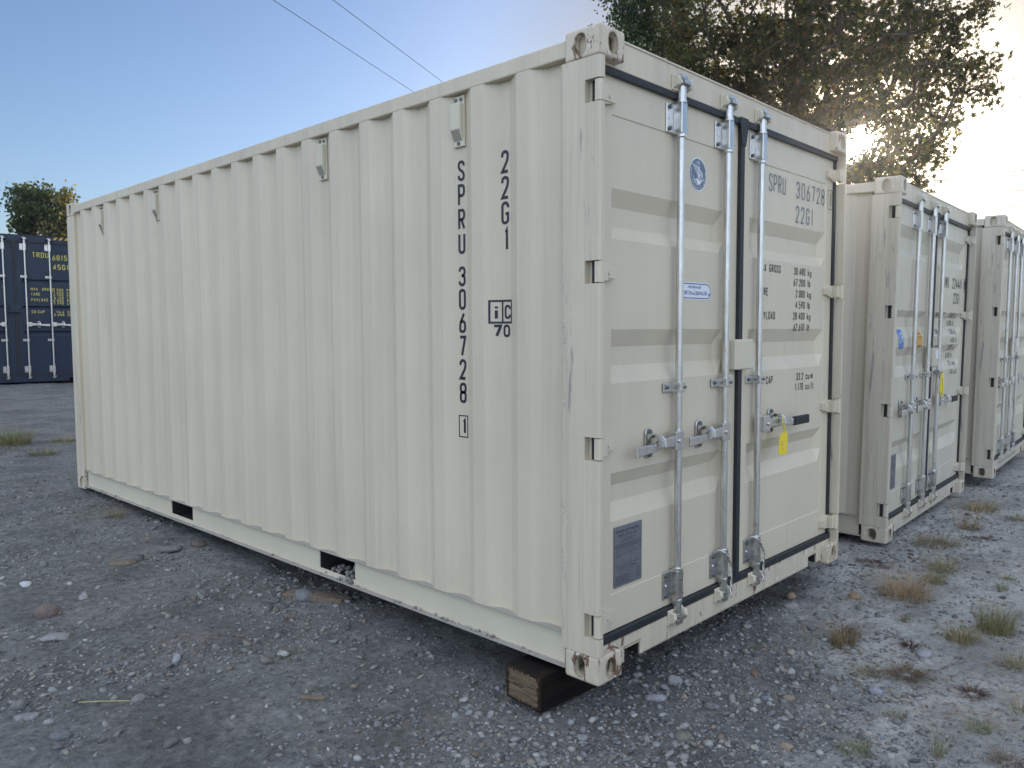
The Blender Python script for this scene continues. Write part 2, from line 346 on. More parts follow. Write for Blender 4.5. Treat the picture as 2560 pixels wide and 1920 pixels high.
# ------------------------------------------------------------------ stencil lettering (own stroke font)
S_ = 's'
GLY = {
 'A': [[(0, 0), (.5, 1, S_), (1, 0)], [(.16, .3), (.84, .3)]],
 'B': [[(0, 0, S_), (0, 1, S_), (1, 1), (1, .53), (0, .53)], [(0, .53), (1, .53), (1, 0), (0, 0, S_)]],
 'C': [[(1, .74), (1, 1), (0, 1), (0, 0), (1, 0), (1, .26)]],
 'D': [[(0, 0, S_), (0, 1, S_), (1, 1), (1, 0), (0, 0)]],
 'E': [[(1, 1), (0, 1, S_), (0, 0, S_), (1, 0)], [(0, .52), (.8, .52)]],
 'F': [[(1, 1), (0, 1, S_), (0, 0)], [(0, .52), (.8, .52)]],
 'G': [[(1, .76), (1, 1), (0, 1), (0, 0), (1, 0), (1, .46, S_), (.55, .46)]],
 'H': [[(0, 0), (0, 1)], [(1, 0), (1, 1)], [(0, .52), (1, .52)]],
 'I': [[(.5, 0), (.5, 1)]], 'J': [[(1, 1), (1, 0), (0, 0), (0, .25)]],
 'K': [[(0, 0), (0, 1)], [(1, 1), (.05, .4)], [(.33, .6), (1, 0)]],
 'L': [[(0, 1), (0, 0, S_), (1, 0)]],
 'M': [[(0, 0), (0, 1, S_), (.5, .3, S_), (1, 1, S_), (1, 0)]],
 'N': [[(0, 0), (0, 1, S_), (1, 0, S_), (1, 1)]],
 'O': [[(0, .5), (0, 1), (1, 1), (1, 0), (0, 0), (0, .5)]],
 'P': [[(0, 0), (0, 1, S_), (1, 1), (1, .47), (0, .47)]],
 'Q': [[(0, .5), (0, 1), (1, 1), (1, 0), (0, 0), (0, .5)], [(.6, .25), (1, -.05)]],
 'R': [[(0, 0), (0, 1, S_), (1, 1), (1, .5), (0, .5)], [(.45, .5), (1, 0)]],
 'S': [[(1, .76), (1, 1), (0, 1), (0, .62), (1, .38), (1, 0), (0, 0), (0, .24)]],
 'T': [[(0, 1), (1, 1)], [(.5, 1), (.5, 0)]],
 'U': [[(0, 1), (0, 0), (1, 0), (1, 1)]],
 'V': [[(0, 1), (.5, 0, S_), (1, 1)]],
 'W': [[(0, 1), (.25, 0, S_), (.5, .75, S_), (.75, 0, S_), (1, 1)]],
 'X': [[(0, 0), (1, 1)], [(0, 1), (1, 0)]], 'Y': [[(0, 1), (.5, .45, S_), (1, 1)], [(.5, .45), (.5, 0)]],
 'Z': [[(0, 1), (1, 1, S_), (0, 0, S_), (1, 0)]],
 '1': [[(.22, .84), (.62, 1, S_), (.62, 0)]],
 '2': [[(0, .74), (0, 1), (1, 1), (1, .6), (0, 0, S_), (1, 0)]],
 '3': [[(0, .78), (0, 1), (1, 1), (1, .54), (.4, .54)], [(.4, .54), (1, .54), (1, 0), (0, 0), (0, .22)]],
 '4': [[(.75, 0), (.75, 1, S_), (0, .25, S_), (1.05, .25)]],
 '5': [[(1, 1), (0, 1, S_), (0, .56, S_), (1, .6), (1, 0), (0, 0), (0, .2)]],
 '6': [[(.8, 1), (.1, .5), (0, .3), (0, 0), (1, 0), (1, .56), (.1, .56)]],
 '7': [[(0, 1), (1, 1, S_), (.35, 0)]],
 '8': [[(.5, .53), (0, .53), (0, 1), (1, 1), (1, .53), (.5, .53)], [(.5, .53), (0, .53), (0, 0), (1, 0), (1, .53), (.5, .53)]],
 '9': [[(.2, 0), (.9, .5), (1, .7), (1, 1), (0, 1), (0, .44), (.9, .44)]],
 '0': [[(0, .5), (0, 1), (1, 1), (1, 0), (0, 0), (0, .5)]],
 '.': [[(.3, 0), (.3, .06)]], '-': [[(.1, .5), (.9, .5)]], '(': [[(.7, 1), (.3, .5), (.7, 0)]], ')': [[(.3, 1), (.7, .5), (.3, 0)]],
 'k': [[(0, 0), (0, 1)], [(.9, .62), (.05, .25)], [(.35, .38), (1, 0)]],
 'g': [[(1, .62), (1, -.25), (0, -.25)], [(1, .3), (1, .62), (0, .62), (0, 0), (1, 0), (1, .3)]],
 'l': [[(.5, 0), (.5, 1)]], 'b': [[(0, 1), (0, 0)], [(0, .3), (0, .62), (1, .62), (1, 0), (0, 0), (0, .3)]],
 'c': [[(1, .45), (1, .62), (0, .62), (0, 0), (1, 0), (1, .17)]],
 'u': [[(0, .62), (0, 0), (1, 0), (1, .62)]], 'm': [[(0, 0), (0, .62), (.5, .62), (.5, 0)], [(.5, .5), (.5, .62), (1, .62), (1, 0)]],
 'f': [[(.9, 1), (.4, 1), (.4, 0)], [(.05, .62), (.85, .62)]], 't': [[(.4, .95), (.4, 0), (.9, 0)], [(.05, .62), (.85, .62)]],
 'i': [[(.5, 0), (.5, .68)], [(.5, .84), (.5, 1)]], 'r': [[(.1, 0), (.1, .62)], [(.1, .4), (.3, .62), (.9, .62)]],
 'n': [[(0, 0), (0, .62)], [(0, .4), (0, .62), (1, .62), (1, 0)]], 'o': [[(0, .3), (0, .62), (1, .62), (1, 0), (0, 0), (0, .3)]],
}
def fillet(path, X, Y, rad):
    P = [Vector((X(p[0]), Y(p[1]))) for p in path]; sharp = [len(p) > 2 for p in path]; o = [P[0]]
    for i in range(1, len(P) - 1):
        a, b, c = P[i - 1], P[i], P[i + 1]
        if sharp[i]: o.append(b); continue
        la, lc = (a - b).length, (c - b).length
        r = min(rad, la * .5 if i > 1 else la * .98, lc * .5 if i < len(P) - 2 else lc * .98)
        p0 = b + (a - b).normalized() * r; p1 = b + (c - b).normalized() * r
        for k in range(6):
            t = k / 5; o.append(p0 * (1 - t) ** 2 + b * 2 * t * (1 - t) + p1 * t * t)
    o.append(P[-1]); q = [o[0]]
    for a in o[1:]:
        if (a - q[-1]).length > 1e-6: q.append(a)
    return q
def ribbon(mb, pts, th, sub, mapf):
    # resample, then offset both ways with mitres
    out = [pts[0]]
    for a, b in zip(pts, pts[1:]):
        n = max(1, int((b - a).length / sub))
        for k in range(1, n + 1): out.append(a.lerp(b, k / n))
    pts = out; L_ = []; R_ = []
    closed = (pts[0] - pts[-1]).length < 1e-5
    for i, p in enumerate(pts):
        if closed:
            d0 = (p - pts[i - 1 if i else -2]).normalized(); d1 = (pts[i + 1 if i < len(pts) - 1 else 1] - p).normalized()
        else:
            d0 = (p - pts[i - 1]).normalized() if i else (pts[1] - p).normalized()
            d1 = (pts[i + 1] - p).normalized() if i < len(pts) - 1 else d0
        n0 = Vector((-d0.y, d0.x)); n1 = Vector((-d1.y, d1.x)); m = n0 + n1
        m = m.normalized() if m.length > 1e-4 else n0
        k = th / 2 / max(.45, m.dot(n0)); L_.append(p + m * k); R_.append(p - m * k)
    vs = [mapf(q) for q in L_ + R_]; n = len(pts)
    mb.add(vs, [(i, i + 1, n + i + 1, n + i) for i in range(n - 1)])
def text(mb, s, x, y, h, w=None, th=None, gap=None, space=None, mapf=None, sub=None):
    """baseline-left at (x, y); returns end x. Each glyph is w wide and h high."""
    w = w or h * .48; th = th or h * .13; gap = gap or h * .17; space = space or h * .4
    for ch in s:
        if ch == ' ': x += space; continue
        ww = w * {'1': .62, 'I': .4, 'l': .4, 'i': .4, '.': .3, 'M': 1.15, 'W': 1.2, 'm': 1.2, 'f': .7, 't': .7}.get(ch, 1)
        for path in GLY[ch]:
            ws = max(ww - th, 1e-5); X = lambda u: x + th / 2 + u * ws; Y = lambda v: y + th / 2 + v * (h - th)
            ribbon(mb, fillet(path, X, Y, ws * .52), th, sub or h * .25, mapf)
        x += ww + gap
    return x
def frame_rect(mb, x0, x1, y0, y1, th, mapf, sub=.02):
    for a, b in (((x0, y0 + th / 2), (x1, y0 + th / 2)), ((x0, y1 - th / 2), (x1, y1 - th / 2)), ((x0 + th / 2, y0 + th), (x0 + th / 2, y1 - th)), ((x1 - th / 2, y0 + th), (x1 - th / 2, y1 - th))):
        ribbon(mb, [Vector(a), Vector(b)], th, sub, mapf)
def fill_poly(mb, pts, mapf): mb.add([mapf(Vector(p)) for p in pts], [tuple(range(len(pts)))])

# ------------------------------------------------------------------ shipping containers
W = 2.438
def casting_mesh(m):
    b = MB().box(0, .162, 0, .178, 0, .118).mesh('corner_casting', m, bevel=.012, seg=3)
    cav = MB().box(.03, .134, .03, .15, .026, .094)
    c1 = MB().prism(stadium(.098, .059, .052, .082), 0, -.05, .05)
    c2 = MB().prism(stadium(.081, .059, .058, .082), 1, -.05, .05)
    r = boolean(b, [cav, c1, c2]); r.name = 'corner_casting'
    return r
PITCH = .2775
def prof(y, n=20, y0=.370):
    k = (y - y0) % PITCH
    if y < y0 - .068 or y > y0 + n * PITCH: return .036
    if k < .076: return 0.0
    if k < .146: return .036 * (k - .076) / .07
    if k < .210: return .036
    return .036 * (1 - (k - .210) / (PITCH - .210))
def side_wall_mb(L, H):
    ys = [.2, .302]; n = int((L - .47) / PITCH)
    for k in range(n):
        b = .370 + k * PITCH; ys += [b, b + .076, b + .146, b + .210]
    ys += [L - .165]
    zs = [.178, .6, 1.0, 1.4, 1.8, 2.2, H - .075]
    mb = MB(); vs = [(.008 + prof(y, n), y, z) for z in zs for y in ys]; m = len(ys)
    mb.add(vs, [(j * m + i, j * m + i + 1, (j + 1) * m + i + 1, (j + 1) * m + i) for j in range(len(zs) - 1) for i in range(m - 1)])
    return mb
HINGE = [(2.305, 2.385), (1.612, 1.694), (.915, 1.0), (.195, .285)]

def build_container(name, loc, rot, label, P, group, H=2.591, L=6.058, grooves=None, kind='front', hinges=None, rods=(.626, 1.046, 1.392), rod_mid=(1.17,), lever_z=.935):
    root = empty(name, loc, rot); tag(root, label, 'shipping container', group)
    hz = hinges or HINGE
    # --- corner castings
    base = casting_mesh(P['cast'])
    for mx in (0, 1):
        for my in (0, 1):
            for mz in (0, 1):
                me = base.copy(); T = Matrix.Identity(4)
                if mx: T = MX(W) @ T
                if my: T = MY(L) @ T
                if mz: T = MZ(H) @ T
                me.transform(T)
                if (mx + my + mz) % 2: me.flip_normals()
                o = bpy.data.objects.new('corner_casting', me); col.objects.link(o); o.parent = root
    # --- corner posts (front ones notched for the hinges)
    def post_front(T):
        mb = MB(); z0, z1 = .118, H - .118
        pts = [(.2, z0), (.2, z1), (0, z1)]
        for a, b in hz: pts += [(0, b + .004), (.074, b + .004), (.074, a - .004), (0, a - .004)]
        pts += [(0, z0)]
        mb.prism(pts, 0, 0, .03)
        me = mb.mesh('corner_post', P['post'], T=None)
        bm = bmesh.new(); bm.from_mesh(me)
        es = [e for e in bm.edges if all(abs(v.co.x) < 1e-5 for v in e.verts) and all(abs(v.co.y) < 1e-5 for v in e.verts) and abs(e.verts[0].co.z - e.verts[1].co.z) > .05]
        es += [e for e in bm.edges if all(abs(v.co.x) < 1e-5 for v in e.verts) and all(abs(v.co.y - .2) < 1e-5 for v in e.verts)]
        bmesh.ops.bevel(bm, geom=es, offset=.014, segments=4, affect='EDGES', profile=.5)
        if T is not None: bm.transform(T)
        bmesh.ops.recalc_face_normals(bm, faces=bm.faces); bm.to_mesh(me); bm.free()
        o = bpy.data.objects.new('corner_post', me); col.objects.link(o); o.parent = root
        q = MB().box(.031, .051, .0625, .2, z0, z1).build('post_web', P['post'], o, T=T)
        return o
    post_front(None); post_front(MX(W))
    for T in (MY(L), MX(W) @ MY(L)):
        MB().prism([(0, 0), (.162, 0), (.162, .05), (.07, .176), (0, .176)], 2, .118, H - .118).build('corner_post', P['post'], root, T=T, bevel=.006)
    # --- rails
    for T in (None, MX(W)):
        MB().box(.006, .066, .178, L - .178, H - .094, H - .026).build('top_rail', P['frame'], root, T=T, bevel=.006)
        py = [(1.70, 2.05), (3.71, 4.07)] if L < 7 else []
        pts = [(.2, .172)]
        for a, b in py: pts += [(a, .172), (a, .062), (b, .062), (b, .172)]
        pts += [(L - .2, .172), (L - .2, .034), (.2, .034)]
        mb = MB().prism(pts, 0, .03, .036)
        rail = mb.build('bottom_rail', P['rail'], root, T=T)
        MB().box(.001, .0295, .178, L - .178, .030, .036).build('rail_lip', P['ledge'], rail, T=T)
        MB().box(.007, .075, .178, L - .178, .1725, .178).build('rail_flange', P['ledge'], rail, T=T)
        for a, b in py:
            q = MB().box(.0365, 1.21, a - .006, a, .05, .172).box(.0365, 1.21, b, b + .006, .05, .172).box(.0365, 1.21, a, b, .04, .046)
            q.build('fork_pocket', M['dark'], rail, T=T)
    MB().box(.076, W - .076, .12, L - .12, .1785, .2).build('floor', M['dark'], root)
    MB().box(.066, W - .066, .14, L - .14, H - .05, H - .03).build('roof', P['frame'], root)
    # --- walls
    walls = []
    for T in (None, MX(W)): walls.append(side_wall_mb(L, H).build('side_wall', P['panel'], root, T=T))
    mbx = MB(); xs = [.16 + i * .1325 for i in range(17)]
    mbx.add([(x, L - .03 - (.03 if i % 4 in (1, 2) else 0), z) for z in (.118, H - .09) for i, x in enumerate(xs)], [(i, i + 1, 18 + i, 17 + i) for i in range(16)])
    mbx.build('end_wall', P['panel'], root)
    MB().box(.162, W - .162, L - .09, L - .004, .03, .117).build('end_sill', P['frame'], root)
    MB().box(.162, W - .162, L - .09, L - .004, H - .117, H - .02).build('end_header', P['frame'], root)
    # --- header and sill
    hd = MB().box(.031, W - .031, .045, .15, H - .128, H - .009)
    hd.box(.163, W - .163, .040, .0445, H - .018, H - .009)
    header = hd.build('door_header', P['frame'], root, bevel=.004)
    pts = [(.05, .133), (.05, .02), (.236, .02), (.236, .078), (.348, .078), (.348, .02), (2.09, .02), (2.09, .078), (2.202, .078), (2.202, .02), (2.388, .02), (2.388, .133)]
    sm = MB().prism(pts, 1, .045, .052)
    sm.box(.052, 2.386, .0525, .11, .121, .1325)
    sm.box(.232, .352, .0405, .0445, .079, .087)
    sill = sm.build('door_sill', P['sill'], root)
    MB().box(.36, 2.08, .12, .3, .03, .115).build('sill_backing', M['dark'], sill)
    for cx in (.292, 2.146): MB().box(cx - .06, cx + .06, .053, .3, .0785, .083).box(cx - .064, cx - .0605, .053, .3, .02, .083).box(cx + .0605, cx + .064, .053, .3, .02, .083).box(cx - .06, cx + .06, .29, .3, .02, .078).build('lifting_recess', M['dark'], sill)  # liner coloured near black for the shade inside the cut
    # --- doors
    gv = grooves; zt, zb = H - .133, .17
    def door_mb(x0, x1, xa, xb):
        D = .031; xs = [x0, xa - .004, xa, xa + .003, xb - .045, xb, xb + .004, x1]
        zs = [zb, .322, .325]
        for a, b, c, d in sorted(gv, key=lambda g: g[3]): zs += [d, c, b, a]
        zs += [H - .305, H - .302, zt]
        mb = MB(); vs = []
        for z in zs:
            for i, x in enumerate(xs):
                dep = .068
                fr = z < .3235 or z > H - .3035 or i in (0, 1, 6, 7)
                if fr: dep -= .004
                elif i in (3, 4):
                    for a, b, c, d in gv:
                        if c - 1e-6 <= z <= b + 1e-6: dep += D
                vs.append((x, dep, z))
        m = len(xs); nz = len(zs)
        mb.add(vs, [(j * m + i, j * m + i + 1, (j + 1) * m + i + 1, (j + 1) * m + i) for j in range(nz - 1) for i in range(m - 1)])
        mb.add([(x0, .064, zb), (x0, .064, zt), (x0, .12, zb), (x0, .12, zt)], [(0, 1, 3, 2)])
        mb.add([(x1, .064, zb), (x1, .064, zt), (x1, .12, zb), (x1, .12, zt)], [(0, 1, 3, 2)])
        mb.add([(x0, .064, zb), (x1, .064, zb), (x1, .12, zb), (x0, .12, zb)], [(0, 1, 2, 3)])
        mb.add([(x0, .064, zt), (x1, .064, zt), (x1, .12, zt), (x0, .12, zt)], [(0, 1, 2, 3)])
        mb.add([(x0, .12, zb), (x1, .12, zb), (x1, .12, zt), (x0, .12, zt)], [(0, 1, 2, 3)])
        return mb
    def gdepth(x, z, xa, xb):
        d = .068
        if x < xa or x > xb or z < .3235 or z > H - .3035: return .064
        k = min(1, (x - xa) / .003, (xb - x) / .045)
        for a, b, c, e in gv:
            if e < z < a: d += .031 * k * min(1, (z - e) / (c - e), (a - z) / (a - b))
        return d
    ld = door_mb(.052, 1.2, .163, 1.07).build('door', P['door'], root)
    rd = door_mb(1.238, 2.386, 1.335, 2.286).build('door', P['door'], root)
    # gaskets
    g = MB().box(.031, .0505, .0358, .0615, zb, H - .12)
    g.box(.0525, 1.199, .044, .0635, H - .158, H - .1285).box(.0525, 1.199, .043, .0635, .134, .168)
    g.build('gasket', M['rubber'], ld, bevel=.004)
    g = MB().box(W - .06, W - .034, .05, .0635, .168, H - .158).box(1.24, W - .0345, .044, .0635, H - .1585, H - .1285).box(1.24, W - .0345, .043, .0635, .134, .1675)
    g.box(1.2, 1.2385, .044, .075, .134, H - .165)
    g.prism([(1.203, H - .26), (1.238, H - .26), (1.262, H - .165), (1.262, H - .122), (1.178, H - .122), (1.178, H - .15)], 1, .0385, .0435)
    g.build('gasket', M['rubber'], rd, bevel=.004)
    # hinges
    for side, dr in ((None, ld), (MX(W), rd)):
        for a, b in hz:
            h = MB()
            zc = (a + b) / 2
            h.prism([(.004, .008), (.012, .001), (.03, .001), (.037, .008), (.037, .028), (.03, .035), (.012, .035), (.004, .028)], 2, a, b)
            h.prism([(.0525, a + .004), (.0525, b - .004), (.075, b - .004), (.165, b - .022), (.165, a + .022), (.075, a + .004)], 1, .046, .0675)
            h.prism([(.034, a + .008), (.034, b - .008), (.075, b - .008), (.075, a + .008)], 1, .016, .034).prism([(.0525, a + .008), (.0525, b - .008), (.075, b - .008), (.075, a + .008)], 1, .0345, .0455)
            h.box(.085, .150, .042, .0455, zc - .02, zc + .02)
            h.cyl((.118, .038, zc), (.118, .043, zc), .008, 10)
            h.build('hinge', P['door'], dr, T=side, bevel=.0025)
    # locking gear
    for i, x in enumerate(rods):
        dr = ld if x < 1.219 else rd
        r = MB()
        r.cyl((x, .032, .2), (x, .032, H - .2), .0165, 20)
        for z, s in ((.12, -1), (H - .09, 1)):
            r.cyl((x, .032, z + .085 * -s), (x, .032, z + .015 * -s), .021, 16)
            r.cyl((x, .032, z + .016 * -s), (x, .032, z - .006 * s), .014, 14)
            r.cyl((x, .030, z - .002 * s), (x, .030, z + .009 * s), .026, 16)
            r.box(x - .02, x + .034, .002, .028, z - .004 if s > 0 else z - .012, z + .012 if s > 0 else z + .004)
            r.cyl((x, .028, z + .004 * s), (x, .028, z + .034 * s), .011, 12)
            r.box(x - .036, x + .02, .012, .03, min(z + .02 * s, z + .034 * s), max(z + .02 * s, z + .034 * s))
        r.build('locking_rod', M['steel'], dr, smooth=False)
        for z, s, own in ((.12, -1, sill), (H - .09, 1, header)):
            k = MB()
            for dx in (-.058, .036):
                k.prism([(.0445, z - .03), (.0445, z + .03), (.012, z + .024), (.006, z), (.012, z - .016)], 0, x + dx, x + dx + .022)
            k.box(x - .062, x + .062, .037, .0445, z - .034, z + .034)
            k.build('cam_keeper', P['plain'], own, bevel=.003)
        for z0, z1 in ((.20, .335), (H - .308, H - .172)):
            k = MB()
            k.box(x - .0235, x + .0235, .013, .0635, z0, z1)
            k.box(x - .078, x - .024, .0555, .0632, z0 + .004, z1 - .004)
            k.cyl((x, .032, z0 - .014), (x, .032, z0 + .003), .024, 16).cyl((x, .032, z1 - .003), (x, .032, z1 + .014), .024, 16)
            br = k.build('rod_bracket', M['steel'], dr, bevel=.006)
            for zz in (z0 + .022, z1 - .022):
                MB().cyl((x - .058, .045, zz), (x - .058, .056, zz), .0095, 6).build('bolt', M['bolt'], br); MB().cyl((x + .02, .02, zz), (x + .0275, .02, zz), .006, 8).build('bolt', M['bolt'], br)
            MB().cyl((x - .058, .053, (z0 + z1) / 2), (x - .058, .056, (z0 + z1) / 2), .006, 10).build('plug', M['white_decal'], br)
        for z in rod_mid:
            k = MB().box(x - .024, x + .024, .010, .0635, z - .022, z + .022).box(x - .085, x - .0245, .0555, .0632, z - .022, z + .022)
            br = k.build('rod_clamp', M['steel'], dr, bevel=.005)
            MB().cyl((x - .06, .047, z), (x - .06, .056, z), .009, 6).build('bolt', M['bolt'], br); MB().cyl((x + .015, .004, z), (x + .015, .011, z), .007, 6).build('bolt', M['bolt'], br)
    # handles: (rod x, direction, length)
    for i, x in enumerate(rods):
        sg = (-1, -1, 1, 1)[i] if len(rods) == 3 else (-1, -1, 1, 1)[i]
        dr = ld if x < 1.219 else rd
        ln = .38 if i < 2 else .54
        if len(rods) == 4: ln = .38
        hb = MB()
        hb.box(min(x + sg * .006, x + sg * .075), max(x + sg * .006, x + sg * .075), -.004, .034, lever_z - .042, lever_z + .042)
        hb.cyl((x + sg * .05, -.012, lever_z), (x + sg * .05, -.003, lever_z), .011, 8)
        zl = lever_z; xs = [x + sg * .06, x + sg * .2, x + sg * (ln * .62), x + sg * ln]
        zz = [zl, zl - .004, zl - .012, zl - .016]; hh = [.024, .019, .017, .023]; y_ = [.004, .004, -.006, -.008]
        for j in range(3):
            a = [(xs[j], y_[j], zz[j] - hh[j]), (xs[j], y_[j], zz[j] + hh[j]), (xs[j], y_[j] + .011, zz[j] + hh[j]), (xs[j], y_[j] + .011, zz[j] - hh[j])]
            b = [(xs[j + 1], y_[j + 1], zz[j + 1] - hh[j + 1]), (xs[j + 1], y_[j + 1], zz[j + 1] + hh[j + 1]), (xs[j + 1], y_[j + 1] + .011, zz[j + 1] + hh[j + 1]), (xs[j + 1], y_[j + 1] + .011, zz[j + 1] - hh[j + 1])]
            hb.add(a + b, [(0, 3, 2, 1), (4, 5, 6, 7), (0, 1, 5, 4), (1, 2, 6, 5), (2, 3, 7, 6), (3, 0, 4, 7)])
        hb.build('handle', M['steel'], dr, bevel=.004)
        if i == 2 and len(rods) == 3:
            MB().box(x + .36, x + ln + .004, -.013, .0085, zl - .036, zl + .012).build('handle_grip', M['black'], dr, bevel=.005)
        cx = x + sg * .2
        cb = MB().prism(stadium(cx, zl, .05, .135), 1, .0555, .0632)
        cb.prism([(.055, zl + .045), (.055, zl + .012), (.03, zl + .03), (.004, zl + .036), (-.014, zl + .02), (-.018, zl - .012), (-.012, zl - .012), (-.008, zl + .016), (.006, zl + .028), (.034, zl + .042)][::-1], 0, cx - .016, cx + .022)
        cb.prism([(.055, zl - .012), (.055, zl - .045), (.02, zl - .032), (.008, zl - .024), (.012, zl - .019), (.03, zl - .022)], 0, cx - .02, cx + .02)
        cc = cb.build('handle_catch', M['steel'], dr, bevel=.003)
        for zz in (.05, -.05): MB().cyl((cx, .045, zl + zz), (cx, .056, zl + zz), .011, 8).build('bolt', M['bolt'], cc)
    # lock box
    lz = 1.30 if L < 7 else 1.45
    lb = MB().box(1.108, 1.295, .012, .0625, lz - .072, lz + .078).box(1.06, 1.1075, .042, .0625, lz - .08, lz + .085)
    lb.box(1.085, 1.145, .042, .0625, lz - .125, lz - .092)
    lb.build('lock_box', P['plain'], ld, bevel=.007, seg=3)
    return dict(root=root, left=ld, right=rd, side=walls[0], header=header, sill=sill, gd=gdepth)

M['ledge'] = paint('dust_covered_cream_paint', (.36, .34, .30), streak=.4, rough=.8)
PC = dict(ledge=M['ledge'], cast=M['cream_cast'], post=M['cream_post'], frame=M['cream'], rail=M['cream_plain'], panel=M['cream_panel'], door=M['cream_door'], sill=M['cream_sill'], plain=M['cream_plain'])
PD = dict(ledge=M['ledge'], cast=M['dirty_cast'], post=M['dirty_post'], frame=M['dirty'], rail=M['dirty'], panel=M['dirty'], door=M['dirty_door'], sill=M['dirty_sill'], plain=M['dirty'])
PN = dict(ledge=M['navy'], cast=M['navy'], post=M['navy'], frame=M['navy'], rail=M['navy'], panel=M['navy'], door=M['navy'], sill=M['navy'], plain=M['navy'])
G_A = [(2.0, 1.93, 1.851, 1.797), (1.43, 1.358, 1.279, 1.207), (.835, .775, .705, .63)]
G_B = [(2.28, 2.21, 2.118, 2.062), (1.672, 1.622, 1.545, 1.467), (1.397, 1.33, 1.255, 1.178), (.70, .645, .57, .48)]
G_N = [(2.03, 2.005, 1.985, 1.94), (1.51, 1.485, 1.465, 1.42), (1.02, .995, .975, .93)]

ROW = 'cream shipping containers standing in a row'
A = build_container('shipping_container', (0, 0, 0), (0, 0, 0), 'nearest, largest cream shipping container with black letters running down its corrugated side', PC, ROW, grooves=G_A)

# --- lettering on the long side of the near container
def side_map(q): return (.008 + prof(q.x) - .0014, q.x, q.y)
def rev(q): return side_map(Vector((-q.x, q.y)))         # text runs towards the doors (-y)
def letters_down(name, items, yc, w):
    mb = MB()
    for ch, zt, zb in items:
        ww = w * (.6 if ch == '1' else 1)
        text(mb, ch, -yc - ww / 2 if ch != '1' else -yc - w * .15, zb, zt - zb, w=w, th=.0135, mapf=rev, sub=.01)
    return mb
mb = letters_down('n', [('S', 2.204, 2.111), ('P', 2.098, 1.998), ('R', 1.986, 1.889), ('U', 1.877, 1.78), ('3', 1.724, 1.632), ('0', 1.621, 1.524), ('6', 1.514, 1.417), ('7', 1.405, 1.308), ('2', 1.296, 1.2), ('8', 1.187, 1.091), ('1', 1.018, .945)], .827, .047)
frame_rect(mb, -.827 - .031, -.827 + .031, .930, 1.034, .005, rev)
mb.build('container_number', M['ink'], A['side'])
letters_down('s', [('2', 2.206, 2.108), ('2', 2.096, 1.997), ('G', 1.987, 1.888), ('1', 1.875, 1.774)], .548, .047).build('size_code', M['ink'], A['side'])
mb = MB(); y0, y1 = -.630, -.508
frame_rect(mb, y0, y1, 1.458, 1.562, .009, rev, .006); ribbon(mb, [Vector((-.567, 1.467)), Vector((-.567, 1.553))], .009, .02, rev)
text(mb, 'i', -.607, 1.474, .066, w=.05, th=.013, mapf=rev); text(mb, 'C', -.554, 1.478, .062, w=.036, th=.0105, mapf=rev)
text(mb, '7', -.612, 1.398, .056, w=.04, th=.012, mapf=rev, sub=.006); text(mb, '0', -.562, 1.398, .056, w=.04, th=.011, mapf=rev, sub=.006)
mb.build('code_mark', M['ink'], A['side'])

# --- ventilators on the long side
for yc in (.827, 1.937, 4.157, 5.267):
    v = MB().box(.030, .0435, yc - .035, yc + .035, 2.262, 2.488)
    o = v.build('ventilator', M['cream_plain'], A['side'], bevel=.003)
    q = MB().prism([(.0305, 2.452), (.0305, 2.285), (.006, 2.338), (.006, 2.452)], 1, yc - .03, yc + .034)
    q.build('ventilator_cover', M['cream_plain'], o, bevel=.004)
    gr = MB()
    for a in range(6):
        for b in range(6):
            t = .15 + .7 * b / 5; y = yc - .019 + .044 * a / 5
            px = .0305 + (-.0245) * t; pz = 2.285 + .053 * t; nx, nz = -.053 / .0584, -.0245 / .0584
            gr.add([(px + nx * .0012 + sx * .0024 * -.42, y + sy * .0024, pz + nz * .0012 + sx * .0024 * .907) for sx, sy in ((-1, -1), (1, -1), (1, 1), (-1, 1))], [(0, 1, 2, 3)])
    gr.build('ventilator_grille', M['bolt'], o)
    for dy, zz in ((-.018, 2.47), (.018, 2.472), (0, 2.277)): MB().cyl((.024, yc + dy, zz), (.031, yc + dy, zz), .0087, 8).build('rivet', M['bolt'], o)

# --- lettering, decals and plate on the near container's doors
def dmap(c, xa, xb, off=.0016): return lambda q: (q.x, c['gd'](q.x, q.y, xa, xb) - off, q.y)
rm = dmap(A, 1.335, 2.286); lm = dmap(A, .163, 1.07)
mb = MB()
text(mb, 'SPRU', 1.548, 2.157, .096, w=.0405, th=.0105, gap=.0135, mapf=rm); text(mb, '306728', 1.882, 2.157, .096, w=.047, th=.0115, gap=.0215, mapf=rm)
mb.build('container_number', M['ink_grey'], A['right'])
mb = MB(); text(mb, '22G1', 1.880, 2.023, .096, w=.047, th=.0115, gap=.0215, mapf=rm); mb.build('size_code', M['ink_grey'], A['right'])
mb = MB(); frame_rect(mb, 2.308, 2.374, 2.142, 2.258, .004, rm, .05); text(mb, '1', 2.332, 2.158, .085, w=.04, th=.011, mapf=rm)
mb.build('check_digit', M['ink'], A['right'])
mb = MB(); kw = dict(w=.0205, th=.0056, gap=.0082, mapf=rm)
for s, z in (('MAX GROSS', 1.733), ('TARE', 1.607), ('PAYLOAD', 1.481), ('CU. CAP.', 1.133)): mb = MB(); text(mb, s, 1.452, z, .042, space=.028, **kw); mb.build('weight_heading', M['ink'], A['right'])
